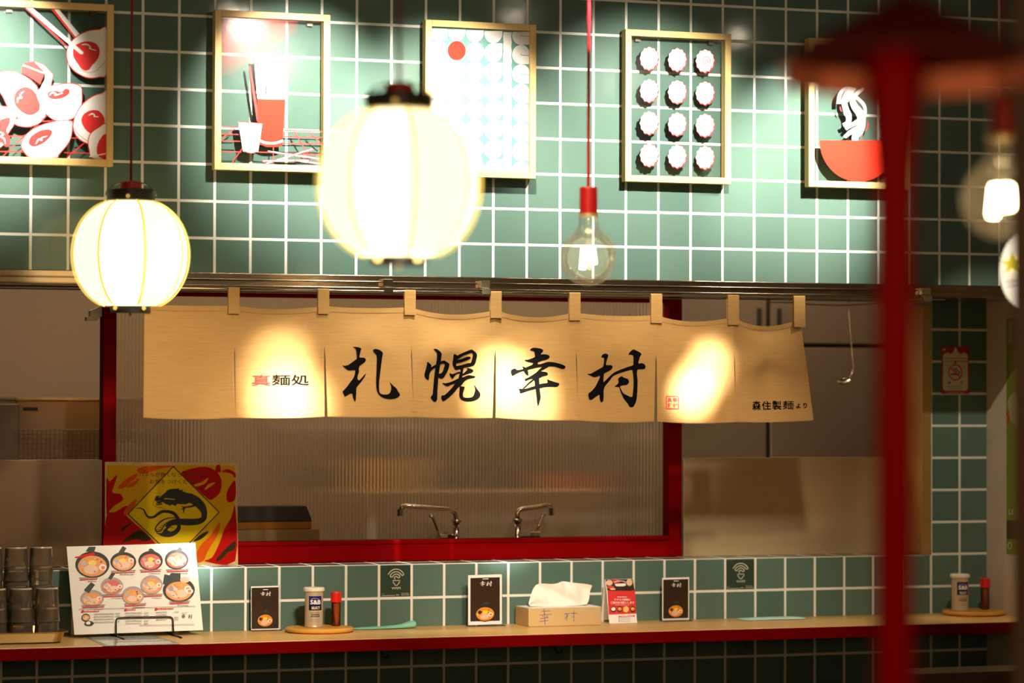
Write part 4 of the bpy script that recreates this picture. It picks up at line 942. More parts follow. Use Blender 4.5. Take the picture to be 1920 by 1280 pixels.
# tissue: folded sheet with pleats
mb = MB(); prof = [(990, 1132), (996, 1120), (1003, 1095), (1016, 1093), (1030, 1094.5), (1044, 1094), (1048, 1090), (1058, 1089), (1072, 1092), (1092, 1093.5), (1111, 1096)]
base = [(996, 1136), (1008, 1136), (1020, 1136.5), (1032, 1136.5), (1044, 1136), (1052, 1136), (1062, 1135.5), (1074, 1135), (1084, 1134.5), (1092, 1134), (1098, 1133)]
yd = [.0, .012, -.012, .014, -.010, .016, -.014, .012, -.012, .010, -.004]
n = len(prof); NV = 10; vs = []
for j in range(NV + 1):
    v = j / NV
    for i in range(n):
        bl_ = (base[i][0] + (prof[i][0] - base[i][0]) * v ** .8, base[i][1] + (prof[i][1] - base[i][1]) * v)
        p = at(*bl_, 8.205); p.y += yd[i] * (.35 + .9 * math.sin(v * 2.2 + i * .8) * .6) + .006 * math.sin(v * 6 + i); vs.append(p)
mb.add(vs, [(j * n + i, j * n + i + 1, (j + 1) * n + i + 1, (j + 1) * n + i) for j in range(NV) for i in range(n - 1)])
ts = mb.build('tissue', mat('tissue_paper', (250, 244, 232), .9, var=.02), tbx, smooth=True, fix=False)
sd = ts.modifiers.new('s', 'SUBSURF'); sd.levels = sd.render_levels = 2

# red tent card
pt = [atZ(1145, 1168.6, ZC + .0005), atZ(1194.4, 1167, ZC + .0005)]; yt_ = (pt[0].y + pt[1].y) / 2; ang = .32
nt_ = Vector((0, -math.cos(ang), math.sin(ang))); PTC = Pl((0, yt_, ZC + .0005), nt_)
tc = thing('tent_card', (pt[0].x, yt_, ZC), 'red and white folded tent card asking for reviews, right of tissue box', 'card', )
tl_, tr_ = PTC.hit(1134, 1086), PTC.hit(1187.5, 1084.5)
bl2, br2 = PTC.hit(1145.5, 1169), PTC.hit(1194.6, 1167.4)
bl2.z = br2.z = ZC + .0005
MB().slab([bl2, br2, tr_, tl_], nt_, .001).build('front_face', M_PAPER, tc)
nb = Vector((0, math.cos(ang), math.sin(ang))); rb2 = Vector((br2.x, 2 * tr_.y - br2.y, br2.z)); lb2 = Vector((bl2.x, 2 * tl_.y - bl2.y, bl2.z))
MB().slab([rb2, lb2, tl_ + Vector((0, .0012, 0)), tr_ + Vector((0, .0012, 0))], nb, .001).build('back_face', M_PAPER, tc)
A = Art(PTC, lambda x, y: (960 + x / 7.68, 1070 + y / 7.68))
A.poly([(1345,125),(1738,116),(1800,745),(1400,755),(1395,700)], M_WHITE)
A.poly([(1372,275),(1770,270),(1790,615),(1392,630)], M_PRED)
A.poly([(1342,125),(1738,117),(1765,278),(1680,290),(1560,285),(1450,290),(1372,278)], M_PBROWN)
for x, y, rx, ry, m in ((1400,170,50,40,M_PORK),(1690,165,44,50,M_PORK),(1420,235,55,22,M_BROTHR),(1500,150,60,26,M_BROTHR),(1450,262,40,14,M_PORK)): A.poly(ell(x, y, rx, ry), m)
A.stroke([(1470,170),(1510,148),(1560,145),(1610,150),(1638,165)], 8, M_WHITE, False, 3); A.poly([(1480,185),(1635,178),(1640,208),(1600,222),(1510,222),(1485,210)], M_WHITE)
scrawl(A, 1515, 1655, 375, 12, M_WHITE, 8)
A.text('クチコミ投稿に', 1470, 398, 1705, 428, M_WHITE, .02); A.text('ご協力をお願いします', 1420, 440, 1760, 474, M_WHITE, .02); scrawl(A, 1490, 1690, 489, 5, M_WHITE, 12)
for x, m in ((1458, M_PDARK), (1550, M_BROTH), (1640, M_PORK), (1738, M_BROTH)): A.poly(ell(x, 552, 40, 44), M_PDARK if m is not M_PORK else M_CORN); A.poly(ell(x, 548, 30, 26), m if m is not M_PDARK else M_WHITE); A.poly(ell(x - 6, 540, 14, 10), M_CORN)
A.poly([(1535,648),(1768,640),(1768,660),(1535,667)], M_PRED); scrawl(A, 1560, 1740, 653, 8, M_WHITE, 16)
for y in (682, 706, 730): A.poly(ell(1540, y, 7, 7), M_PDARK); scrawl(A, 1555, 1700, y - 2, 8, M_PGREY, 14)
A.build('card_print', tc)

# spice can, pepper bottle, wooden tray
M_CAN = mat('can_metal', (218, 200, 168), .32, .4, var=.05, scale=2, stretch=(60, 60, 1)); M_NAVY = mat('label_navy', (24, 22, 110), .4); M_LBLACK = mat('label_black', (20, 16, 18), .4)
M_AMBER = mat('pepper_powder', (176, 78, 22), .4, var=.2, scale=200)
zT = ZC + .016
tc_ = atZ(612, 1178.5, zT - .003)
def tray_set_base(c, label):
    t = thing('round_tray', (c.x, c.y, ZC), label, 'tray', 'round wooden condiment trays')
    R = .098; MB().lathe([(0, .0005), (R * .93, .0005), (R, .005), (R, .010), (R * .96, .0135), (R * .9, .0145), (0, .0145)], (c.x, c.y, ZC), 64).build('board', mat('tray_wood', (214, 152, 62), .4, var=.1, scale=3, stretch=(30, 4, 30)), t, smooth=False)
    return t
trayc = Vector((atZ(612, 1177, zT).x, 8.172, ZC)); tray1 = tray_set_base(trayc, 'round wooden tray under spice can, beside the teal folded cloth')
def can(c, label):
    t = thing('spice_can', c, label, 'spice can', 'tall spice cans'); r, h = .0262, .106
    MB().lathe([(0, .0004), (r, .0004), (r * 1.03, .002), (r, .005), (r, h - .006), (r * .99, h - .0055), (0, h - .0055)], c, 48).build('can_body', M_CAN, t, smooth=False)
    MB().lathe([(0, h - .0054), (r * 1.05, h - .0054), (r * 1.16, h - .003), (r * 1.16, h + .004), (r * 1.08, h + .0066), (0, h + .0066)], c, 48).build('lid', mat('lid_white', (240, 230, 212), .4, var=.02), t, smooth=False)
    vd = Vector((CAM.x - c.x, CAM.y - c.y, 0)).normalized(); sd = Vector((-vd.y, vd.x, 0)); sd = sd if sd.dot(RT) > 0 else -sd
    mb = MB(); mats = [M_NAVY, M_LBLACK, M_WHITE, M_PGREY, M_PDARK]
    def wr(u, v, off):      # u across the front -1..1, v 0 top..1 bottom
        a = u * 1.0 + .16; rr = r + off; return c + sd * (rr * math.sin(a)) + vd * (rr * math.cos(a)) + Vector((0, 0, (1 - v) * h))
    def patch(u0, u1, v0, v1, mi, off):
        k = 12; mb.add([wr(u0 + (u1 - u0) * i / k, vv, off) for i in range(k + 1) for vv in (v0, v1)], [(2 * i, 2 * i + 1, 2 * i + 3, 2 * i + 2) for i in range(k)], mi)
    def word(s_, u0, u1, v0, v1, mi, bold, off=.0007):
        vs, fs = glyphs(s_, bold); mb.add([wr(u0 + (u1 - u0) * a, v0 + (v1 - v0) * b, off) for a, b in vs], fs, mi)
    patch(-.72, .78, .16, .40, 0, .0003); patch(-.72, .78, .40, .54, 1, .0003)
    word('S&B', -.55, .62, .26, .38, 2, .03); word('SELECT', -.42, .52, .44, .51, 2, .02)
    for k in range(10):
        u0, u1 = -.45 + k * .09, -.40 + k * .09; vv = .235 - .022 * math.sin((k + .5) / 10 * math.pi); patch(u0, u1, vv, vv + .012, 2, .0006)
    for (v0, v1, u0, u1, mi) in ((.60, .615, -.5, .55, 3), (.64, .67, -.45, .5, 4), (.69, .72, -.5, .55, 4), (.78, .79, -.6, .65, 3), (.83, .84, -.5, .55, 3)):
        rnd = random.Random(int(v0 * 100)); u = u0
        while u < u1: wd = rnd.uniform(.04, .12); patch(u, min(u1, u + wd), v0, v1, mi, .0004); u += wd + .03
    mb.build('label', mats, t, fix=False)
    return t
def pepper(c, label):
    t = thing('pepper_bottle', c, label, 'bottle', 'small red-capped pepper bottles'); r = .0128
    MB().lathe([(0, .001), (r * .9, .001), (r * .93, .003), (r * .93, .066), (0, .066)], c, 32).build('powder', M_AMBER, t)
    MB().lathe([(0, .0003), (r, .0003), (r * 1.04, .002), (r * 1.04, .068), (r * .9, .07), (0, .07)], c, 32).build('glass_body', clear_mat('bottle_clear', (250, 246, 236), .05), t, smooth=True, fix=False)
    MB().lathe([(0, .0672), (r * 1.22, .0672), (r * 1.24, .069), (r * 1.24, .094), (r * 1.15, .0965), (0, .0965)], c, 32).build('cap', mat('cap_red', (226, 40, 28), .35), t, smooth=False)
    return t
cn1 = Vector((at(588.5, 1150, trayc.y - .005).x, trayc.y - .005, ZC + .0148)); can1 = can(cn1, 'silver spice can with navy label, left pair on the wooden tray by teal cloth')
pp1 = Vector((at(630, 1150, trayc.y + .02).x, trayc.y + .02, ZC + .0148)); pep1 = pepper(pp1, 'small pepper bottle with red cap, right of left spice can')
dx = Vector((at(1825, 1150, 8.185).x - trayc.x, 8.185 - trayc.y, 0))
def shifted(o, d, label): return copy_thing(o, o.location + d, label)
shifted(tray1, dx, 'round wooden tray at right end of counter by the grey wall')
cb_ = shifted(can1, Vector((at(1800, 1110, 8.18).x - cn1.x, 8.18 - cn1.y, 0)), 'silver spice can with navy label at right end of counter')
shifted(pep1, Vector((at(1847, 1120, 8.2).x - pp1.x, 8.2 - pp1.y, 0)), 'small pepper bottle with red cap at right end near grey wall')

# cloths
def cloth(px, label, name, mt, hts, dep_=.055, yc=8.215, fold=3):
    t = None; n = len(px) - 1; mb = MB(); NUu, NVv = n, 10; vs = []
    for j in range(NVv + 1):
        a = math.pi * j / NVv
        for i in range(n + 1):
            p = atZ(px[i][0], px[i][1], ZC); hh = hts[i]
            vs.append(Vector((at(px[i][0], px[i][1], yc).x, yc - math.cos(a) * dep_ / 2 * (1 + .08 * math.sin(i * 1.9 + j)), ZC + .0006 + hh * math.sin(a) ** .6 * (1 + .12 * math.sin(j * 1.7 + i * .9)))))
    mb.add(vs, [(j * (n + 1) + i, j * (n + 1) + i + 1, (j + 1) * (n + 1) + i + 1, (j + 1) * (n + 1) + i) for j in range(NVv) for i in range(n)])
    mb.add([vs[j * (n + 1)] for j in range(NVv + 1)], [tuple(range(NVv + 1))]); mb.add([vs[j * (n + 1) + n] for j in range(NVv + 1)], [tuple(range(NVv, -1, -1))])
    mb.add([vs[i] for i in range(n + 1)] + [vs[NVv * (n + 1) + i] for i in range(n + 1)], [(i, i + 1, n + 2 + i, n + 1 + i) for i in range(n)])
    o = mb.build(name, mt, smooth=True, weld=True); s = o.modifiers.new('s', 'SUBSURF'); s.levels = s.render_levels = 1
    return tag(o, label, 'cloth')
M_TEALC = mat('teal_cloth', (140, 214, 190), .9, var=.08, scale=120, bump=.3)
cloth([(660 + 10 * i, 1172) for i in range(13)], 'teal folded wiping cloth on counter right of the wooden tray', 'wiping_cloth', M_TEALC, [.004, .005, .006, .006, .007, .007, .007, .009, .010, .011, .015, .021, .022], .04, 8.215)
cloth([(1386 + 10 * i, 1158) for i in range(13)], 'flat pale wiping cloth on counter under the right WIFI sticker', 'wiping_cloth', mat('pale_cloth', (196, 240, 232), .9, var=.05, scale=120, bump=.3), [.002, .003, .004, .0045, .005, .005, .005, .005, .005, .005, .005, .004, .003], .09, 8.213)

# metal tray with stacked tumblers
yt0, yt1 = 8.0, 8.262; xt1 = at(127, 1172, 8.03).x; xt0 = xt1 - .46; zrm = ZC + .030
tr = thing('metal_tray', ((xt0 + xt1) / 2, 8.13, ZC), 'shallow metal tray under stacked tumblers at left end of counter', 'tray')
mb = MB(); ring = []
def rr_(inset, z, rad=.03, n=5):
    pts = []
    for cx, cy, a0 in ((xt1 - inset - rad, yt1 - inset - rad, 0), (xt0 + inset + rad, yt1 - inset - rad, 90), (xt0 + inset + rad, yt0 + inset + rad, 180), (xt1 - inset - rad, yt0 + inset + rad, 270)):
        for k in range(n + 1): a = math.radians(a0 + 90 * k / n); pts.append((cx + rad * math.cos(a), cy + rad * math.sin(a), z))
    return pts
rings = [rr_(.03, ZC + .0006), rr_(.014, ZC + .004), rr_(.008, zrm - .002), rr_(0, zrm), rr_(-.001, zrm + .002), rr_(.009, zrm + .001), rr_(.017, ZC + .006), rr_(.03, ZC + .003)]
k = len(rings[0])
for r_ in rings: mb.v += [Vector(p) for p in r_]
for i in range(len(rings) - 1):
    for j in range(k): mb.f.append([i * k + j, i * k + (j + 1) % k, (i + 1) * k + (j + 1) % k, (i + 1) * k + j]); mb.m.append(0)
mb.f.append(list(range(k))[::-1]); mb.m.append(0); mb.f.append([(len(rings) - 1) * k + j for j in range(k)]); mb.m.append(0)
mb.build('pan', mat('tray_steel', (190, 165, 110), .25, 1, var=.05), tr)
M_CUP = clear_mat('smoky_tumbler', (240, 230, 214), .07, .17, 1.5, (215, 195, 168))
def tumbler(c, label):
    t = thing('tumbler', c, label, 'cup', 'upturned clear tumblers stacked on the metal tray')
    rb, rt_, h = .0345, .0300, .092
    pr = [(rb * .97, .0), (rb, .001), (rb * .995, .006), (rt_, h - .004), (rt_ * .95, h), (rt_ * .8, h - .0005), (rt_ * .78, h - .003), (0, h - .003)]
    MB().lathe(pr, c, 36).build('cup_wall', M_CUP, t, smooth=False, fix=False)
    MB().lathe([(rb, 0), (rb * 1.03, .001), (rb * 1.03, .0035), (rb, .0045)], c, 36).build('rim', M_CUP, t, fix=False)
    MB().lathe([(rt_ * .99, h - .004), (rt_ * 1.0, h - .002), (rt_ * .95, h + .001), (rt_ * .86, h + .001)], c, 36).build('foot_ring', mat('cup_foot', (205, 190, 165), .15, .4), t, fix=False)
    return t
STEP = .0535; zb0 = ZC + .0035
cols = []
for px, y in ((-10, 8.055), (39, 8.055), (88, 8.055)): cols.append((at(px, 1150, y).x, y, 2, px))
for px, y in ((-18, 8.135), (30, 8.135), (77, 8.135)): cols.append((at(px, 1100, y).x, y, 4, px))
names = {-10: 'leftmost front stack', 39: 'middle front stack', 88: 'right front stack', -18: 'leftmost tall rear stack', 30: 'middle tall rear stack', 77: 'right tall rear stack'}
lvl = {2: ('bottom', 'topmost'), 4: ('lowest', 'second from bottom', 'third from bottom', 'topmost')}
proto = None
for x, y, n_, px in cols:
    for k in range(n_):
        lab = f'clear upturned tumbler, {lvl[n_][k]} of the {names[px]} on metal tray'
        loc = Vector((x, y, zb0 + k * STEP))
        if proto is None: proto = tumbler(loc, lab)
        else: copy_thing(proto, loc, lab)

# dragon warning sign on the ledge, leaning on the window frame
YD = YL + .112; PD = Pl((0, YD, 0)); dg = thing('dragon_sign', PD.hit(320, 1054), 'yellow and red dragon warning sign in clear sleeve leaning on red window frame', 'sign')
qd = [PD.hit(*p) for p in ((197, 1053.5), (446.3, 1055.2), (444.7, 867), (197, 865.5))]
zl = 1.1056; qd[0].z = qd[1].z = zl
MB().slab(qd, (0, -1, 0), .004).build('board', mat('sign_edge', (205, 180, 130), .25, var=.2, scale=60), dg)
A = Art(PD, lambda x, y: (190 + x / 6.4, 860 + y / 6.4))
M_SY = mat('sign_yellow', (206, 158, 20), .6, spec=.08, var=.1, scale=14); M_SR = mat('sign_red', (176, 14, 8), .6, spec=.08); M_SO = mat('sign_orange', (206, 84, 14), .6, spec=.08, var=.2, scale=40); M_SD = mat('sign_smoke', (52, 44, 20), .6, spec=.08, var=.2); M_SDY = mat('sign_bright_yellow', (222, 190, 22), .6, spec=.08, var=.04)
A.poly([(62,76),(1602,80),(1606,1226),(62,1226)], M_SY)
for p in ([(62,240),(100,270),(190,190),(150,330),(130,380),(150,410),(225,420),(262,490),(160,560),(100,620),(62,650)], [(62,690),(160,640),(300,560),(330,600),(300,680),(640,1000),(640,1226),(62,1226)], [(950,175),(1100,112),(1250,95),(1370,140),(1440,250),(1430,390),(1350,475),(1280,480),(1100,320)], [(1606,570),(1560,700),(1480,830),(1420,1000),(1330,1180),(1240,1226),(1606,1226)], [(1606,260),(1540,330),(1500,430),(1520,520),(1606,480)], [(1380,80),(1425,78),(1430,160),(1370,150)], [(1440,150),(1520,122),(1606,170),(1606,230),(1560,180),(1480,160)]): A.poly(p, M_SR, 3)
for p in ([(200,340),(300,240),(430,170),(420,220),(330,300),(250,360)], [(300,330),(420,250),(460,240),(400,320),(330,340)], [(270,640),(340,540),(420,480),(400,560),(300,680)], [(420,130),(560,86),(900,84),(700,120),(500,180)], [(1120,1226),(1180,1050),(1300,930),(1420,760),(1400,900),(1280,1100),(1220,1226)]): A.poly(p, M_SO, 3)
for p in ([(1110,310),(1200,280),(1282,225),(1250,290),(1150,330)], [(1240,360),(1290,300),(1370,285),(1310,330),(1260,365)]): A.poly(p, M_SY, 3)
for p in ([(240,1005),(380,890),(470,860),(600,960),(500,990),(420,960)], [(1100,990),(1200,900),(1290,870),(1200,960)], [(1602,985),(1500,1070),(1370,1215),(1430,1210),(1520,1120),(1602,1080)], [(230,850),(300,790),(370,760),(320,810),(250,870)]): A.poly(p, M_SD, 3)
dia = [(862, 92), (1413, 640), (880, 1190), (320, 662)]
A.poly(dia, M_SDY); A.stroke(dia, 17, M_PDARK, True)
A.text('パネルが熱くなっております', 450, 160, 1290, 215, M_PDARK, .004); A.text('お気をつけください', 580, 245, 1170, 300, M_PDARK, .004)
A.stroke([(960,460),(1060,470),(1140,510),(1200,570),(1232,640),(1225,715),(1160,750),(1050,758),(930,755),(850,770),(790,830)], [90,110,110,100,72,64,74,80,78,74,70], M_PDARK, False, 5)
A.stroke([(920,720),(870,655),(800,632),(730,632),(680,660),(630,695),(570,700),(535,665),(510,615),(470,592),(415,594)], [44,40,36,34,34,30,26,22,18,14,6], M_PDARK, False, 5)
A.poly([(655,880),(720,890),(770,830),(900,790),(950,800),(945,850),(900,905),(830,935),(760,935),(700,915)], M_PDARK, 4)
A.poly([(800,830),(850,800),(905,795),(900,830),(850,870),(800,860)], M_SDY, 3); A.stroke([(790,840),(830,815),(860,830)], 10, M_PDARK)
A.poly([(930,710),(840,700),(750,720),(680,770),(640,830),(655,875),(720,865),(760,800),(830,755),(930,735)], M_PDARK, 4); A.poly([(900,715),(840,712),(760,732),(695,778),(655,830),(668,862),(712,852),(750,790),(820,740)], M_SDY, 4)
for k in range(9):
    t_ = k / 8; a = (890 - 230 * t_ ** 1.0, 712 + 130 * t_ ** 1.6); b = (880 - 165 * t_, 735 + 120 * t_ ** 1.5); A.stroke([a, b], 7, M_PDARK)
A.poly([(635,490),(655,445),(720,440),(770,400),(790,375),(830,362),(900,358),(935,352),(925,372),(990,372),(960,388),(1020,405),(1095,418),(1080,445),(1120,500),(1010,545),(905,540),(890,565),(850,548),(820,560),(760,535),(735,515),(690,500),(660,515)], M_PDARK)
A.poly([(740,515),(700,505),(668,512),(660,535),(700,535)], M_PDARK); A.stroke([(655,545),(680,548),(730,538)], 14, M_PDARK); A.stroke([(755,478),(820,480),(880,488)], 9, M_SDY); A.stroke([(690,460),(720,440)], 8, M_SDY)
A.stroke([(632,500),(620,545),(650,575),(720,585),(765,598)], 4, M_PDARK, False, 4)
for s in ([(1080,570),(1000,580),(960,565)], [(1000,580),(960,605)], [(1000,580),(985,620),(988,650)], [(1120,560),(1050,575),(1000,580)]): A.stroke(s, [26, 14, 6], M_PDARK, False, 3)
for k in range(9): A.stroke([(860 + 20 * k, 380 + 5 * k), (885 + 22 * k, 352 + 8 * k)], [14, 3], M_PDARK)
A.build('sign_print', dg)
MB().slab([p + Vector((0, -.0045, 0)) for p in qd], (0, -1, 0), .001).build('clear_sleeve', clear_mat('sleeve_clear', (252, 250, 246), .12, fk=.12), dg)

# WIFI stickers on the tiles
def wifi(ox, oy, s, label, slope):
    P = Pl((0, YL - .0008, 0)); t = thing('wifi_sticker', P.hit(ox + 30 * s, oy + 60 * s), label, 'sticker', 'WIFI stickers on the counter tiles')
    Tm = lambda x, y: (ox + (x - 215) / 16 * s, oy + (y - 140) / 16 * s + slope * (x - 215) / 16 * s)
    A = Art(P, Tm); A.poly(rect(222, 150, 1108, 1085), clear_mat('sticker_film', (205, 205, 200), .2)); A.build('film', t)
    A = Art(P, Tm); A.lay = 3; m = mat('sticker_white', (196, 190, 168), .6)
    A.stroke([(440,425),(500,340),(590,280),(680,265),(780,285),(860,345),(910,420),(885,450),(850,445),(800,390),(740,350),(680,340),(610,355),(540,400),(505,460),(530,495),(570,490),(610,440),(670,410),(730,420),(780,460),(790,500),(760,525),(720,510),(690,480),(650,490),(630,525),(655,565)], 28, m, False, 3)
    A.stroke([(580,605),(795,605),(780,660),(735,715),(720,745),(650,745),(640,715),(595,660)], 24, m, True)
    A.text('WIFI', 540, 800, 815, 870, m, .02)
    for x0, x1, y, h in ((255, 330, 1000, 16), (255, 655, 1050, 22), (680, 770, 1038, 30), (840, 1050, 990, 18), (840, 1080, 1038, 26)): scrawl(A, x0, x1, y, h, m, max(3, (x1 - x0) // 40))
    A.build('sticker_print', t)
wifi(713.5, 1059.5, 1.0, 'clear WIFI sticker on tile right of the left spice can', -.02)
wifi(1361, 1049, .95, 'clear WIFI sticker on tile above the flat pale cloth', -.025)

# no-smoking sign on the tiled pier
P = Pl((0, YL - .0035, 0)); ns = thing('no_smoking_sign', P.hit(1791, 738), 'red and white no smoking sign on dark tiled pier', 'sign')
q = [P.hit(*p) for p in ((1766, 738), (1817, 738), (1817, 649.5), (1766, 650))]; MB().slab(q, (0, -1, 0), .003).build('plate', mat('sign_plate_red', (186, 30, 34), .4), ns)
A = Art(P, lambda x, y: (1680 + x / 5.3333, 520 + y / 5.3333)); M_NSW = mat('sign_cream', (232, 218, 196), .5)
A.poly([(470,790),(480,765),(515,750),(545,768),(570,750),(585,715),(595,695),(605,715),(620,750),(645,768),(680,750),(710,765),(718,790),(718,1110),(700,1132),(488,1132),(470,1110)], M_NSW)
scrawl(A, 475, 712, 806, 10, M_PRED, 22); scrawl(A, 475, 712, 836, 10, M_PRED, 20); A.poly(rect(585, 835, 600, 862), M_PDARK)
scrawl(A, 510, 680, 1150, 8, M_NSW, 12); scrawl(A, 468, 500, 720, 18, M_NSW, 2)
A.stroke(ell(592, 948, 66, 76), 13, M_PRED, True); A.stroke([(548, 968), (632, 968)], 14, M_PDARK); A.stroke([(640, 965), (620, 930), (590, 915), (610, 900)], 6, M_PDARK, False, 3); A.stroke([(575, 905), (600, 940), (640, 940)], 5, M_PDARK, False, 3); A.stroke([(542, 900), (640, 1000)], 13, M_PRED)
A.text('禁', 518, 1035, 550, 1068, M_PDARK, .01); A.text('煙', 638, 1035, 668, 1068, M_PDARK, .01); scrawl(A, 515, 665, 1088, 8, M_PGREY, 12); scrawl(A, 515, 665, 1108, 8, M_PGREY, 9)
A.build('sign_print', ns)
# green poster on the side wall
PW = Pl((XR - .0015, 0, 0), (-1, 0, 0)); qs = [PW.hit(1887, 1038), PW.hit(1990, 1046), PW.hit(1990, 585), PW.hit(1887, 597)]
ps = thing('wall_poster', qs[0], 'green wall poster on the grey side wall at right edge', 'poster')
MB().slab(qs, (-1, 0, 0), .001).build('sheet', mat('poster_green', (126, 148, 30), .5, var=.08), ps)
A = Art(PW); A.poly([(1888,975),(1990,978),(1990,1012),(1888,1010)], mat('poster_brown', (74, 56, 40), .5)); A.text('LE', 1892, 955, 1902, 964, M_NSW, .02); A.stroke(ell(1894, 1023, 3.5, 6), 1.4, M_NSW, True)
A.poly([(1889,755),(1894,742),(1904,735),(1912,745),(1910,800),(1896,790)], mat('poster_cream', (190, 180, 140), .5)); A.stroke([(1887,772),(1892,784),(1890,796)], 3, M_PRED); A.poly([(1891,604),(1900,604),(1898,642),(1891,645)], MATS['poster_cream'])
A.build('poster_print', ps)

# ================================================================ KITCHEN BEHIND
def faucet(base, arm, h, label, Y, flip):
    t = thing('kitchen_faucet', base, label, 'faucet', 'chrome swivel faucets behind the window sill'); B = Vector(base)
    z = lambda p: at(*p, Y)
    MB().tube([B, Vector((B.x, B.y, h.z))], .011, 16).build('body', M_CHROME, t, smooth=True)
    MB().lathe([(.010, h.z - B.z - .004), (.016, h.z - B.z - .002), (.016, h.z - B.z + .004), (.010, h.z - B.z + .008)], B, 20).build('collar', M_CHROME, t, smooth=False)
    pts = [Vector((B.x, B.y, h.z))] + arm; sp = [tuple(p) for p in pts]
    MB().tube(pts, .0075, 12).build('spout', M_CHROME, t, smooth=True)
    e = arm[-1]; MB().tube([e + Vector((0, 0, .004)), e - Vector((0, 0, .016))], .0095, 14).build('aerator', M_CHROME, t)
    s = -1 if flip else 1; k = B + Vector((-.055 * s, -.01, .03)); k.z = h.z - .045
    MB().tube([Vector((B.x, B.y, k.z)), k], .008, 12).build('valve_arm', M_CHROME, t)
    MB().tube([k + Vector((.014 * s, 0, 0)), k + Vector((-.012 * s, -.012, 0))], .0155, 18).build('valve', M_CHROME, t)
    MB().tube([k, k + Vector((-.012 * s, 0, .034)), k + Vector((-.024 * s, 0, .062)), k + Vector((-.032 * s, 0, .066))], [.005, .004, .005, .006], 10).build('lever_handle', M_CHROME, t, smooth=True)
    return t
YK = YF + .11
def K(px, py): return at(px, py, YK)
b1 = K(855, 1000); b1.z = 1.112
faucet(b1, [K(855, 968), K(852, 960), K(843, 954.5), K(820, 953), K(762, 948), K(755, 949.5), K(750, 957)], K(855, 978), 'chrome swivel faucet behind red sill with spout pointing left', YK, False)
b2 = K(970, 1000); b2.z = 1.112
faucet(b2, [K(970, 962), K(973, 956), K(982, 953), K(1000, 951), K(1024, 947), K(1032, 948.5), K(1034, 956)], K(970, 976), 'chrome swivel faucet behind red sill with spout pointing right', YK, True)
bf = thing('sink_ledge', (3.0, YF + .115, 0), 'steel sink ledge behind the red sill carrying the faucets', 'ledge')
MB().box(x0i + .005, x1i - .005, YF + .055, YG - .008, 1.0, 1.1115).build('ledge', M_STEEL, bf)
# black-lidded box in a pale tray behind the sill
bxk = thing('food_container', (K(515, 990).x, YF + .1, 1.112), 'amber food container with black lid behind red sill, right of dragon sign', 'container')
xa_, xb_ = K(432, 990).x, K(577, 990).x
yk0, yk1 = YF + .06, YG - .012
zA, zB, zC_ = K(500, 991).z, K(500, 977).z, K(500, 948).z
MB().box(xa_ - .03, xb_ + .022, yk0, yk1, 1.112, zA).build('tray', mat('tray_cream', (176, 150, 104), .4), bxk, bevel=.003)
MB().box(xa_, xb_, yk0 + .008, yk1 - .005, zA + .0004, zB).build('tub', mat('amber_plastic', (176, 116, 30), .3), bxk, bevel=.002)
mb = MB(); mb.add([(xa_ - .002, yk0 + .006, zB + .0004), (xb_ + .002, yk0 + .006, zB + .0004), (xb_ + .002, yk1 - .003, zB + .0004), (xa_ - .002, yk1 - .003, zB + .0004), (xa_ + .01, yk0 + .012, zC_), (xb_ - .014, yk0 + .012, zC_), (xb_ - .014, yk1 - .008, zC_), (xa_ + .01, yk1 - .008, zC_)], [(0, 1, 5, 4), (1, 2, 6, 5), (2, 3, 7, 6), (3, 0, 4, 7), (4, 5, 6, 7), (3, 2, 1, 0)])
mb.build('lid', mat('lid_black', (40, 36, 34), .5), bxk, bevel=.003)
# range hood seen through the left opening, wire rack before it
YH = 9.25; hx0, hx1 = at(30, 800, YH).x, at(330, 800, YH).x; hz1 = at(110, 750.5, YH).z
hd = thing('steel_cooker', (hx0, YH, 0), 'brushed steel kitchen appliance with dark nameplate, left of the window', 'appliance')
MB().box(hx0, hx1, YH, YH + .5, 0, hz1).build('body', mat('cooker_steel', (176, 152, 124), .2, 1, var=.04, scale=1, stretch=(3, 3, 200)), hd, bevel=.004)
MB().box(hx0 - .004, hx1 + .004, YH - .006, YH + .504, hz1 + .0004, hz1 + .010).build('top_edge', M_CHROME, hd, bevel=.002)
a_ = Pl((0, YH, 0)); A = Art(a_); A.poly([(43,763),(71,763.5),(71,770.5),(43,770)], M_PDARK, 0); A.build('nameplate', hd)
YH2 = 9.15
o = MB().box(at(-150, 800, YH2).x, hx0 - .008, YH2, YH2 + .5, 0, at(10, 757, YH2).z).build('dark_cabinet', M_STEELD, bevel=.003); tag(o, 'dark steel cabinet at far left edge beside the steel appliance', 'cabinet')
YW = 8.9; rk = MB(); wx0, wx1 = at(27.5, 830, YW).x, at(260, 830, YW).x; wz1 = at(100, 805, YW).z; wz0 = wz1 - .16
rk.tube([(wx0, YW, wz0), (wx0, YW, wz1 - .008), (wx0 + .008, YW, wz1), (wx1, YW, wz1)], .0016, 6)
for k in range(1, 40):
    x = wx0 + .0135 * k
    if x < wx1: rk.tube([(x, YW, wz0), (x, YW, wz1)], .0009, 5)
for k in range(1, 11): rk.tube([(wx0, YW + .002, wz1 - .0145 * k), (wx1, YW + .002, wz1 - .0145 * k)], .0009, 5)
wr_ = thing('wire_rack', (wx0, YW, 0), 'upright wire mesh rack before the steel appliance at left', 'rack')
rk.build('wire_mesh', mat('rack_wire', (120, 98, 74), .4, .6), wr_)
MB().box(wx0 - .02, wx1, YW - .12, YW + .12, 0, wz0).build('base_unit', M_STEEL, wr_)
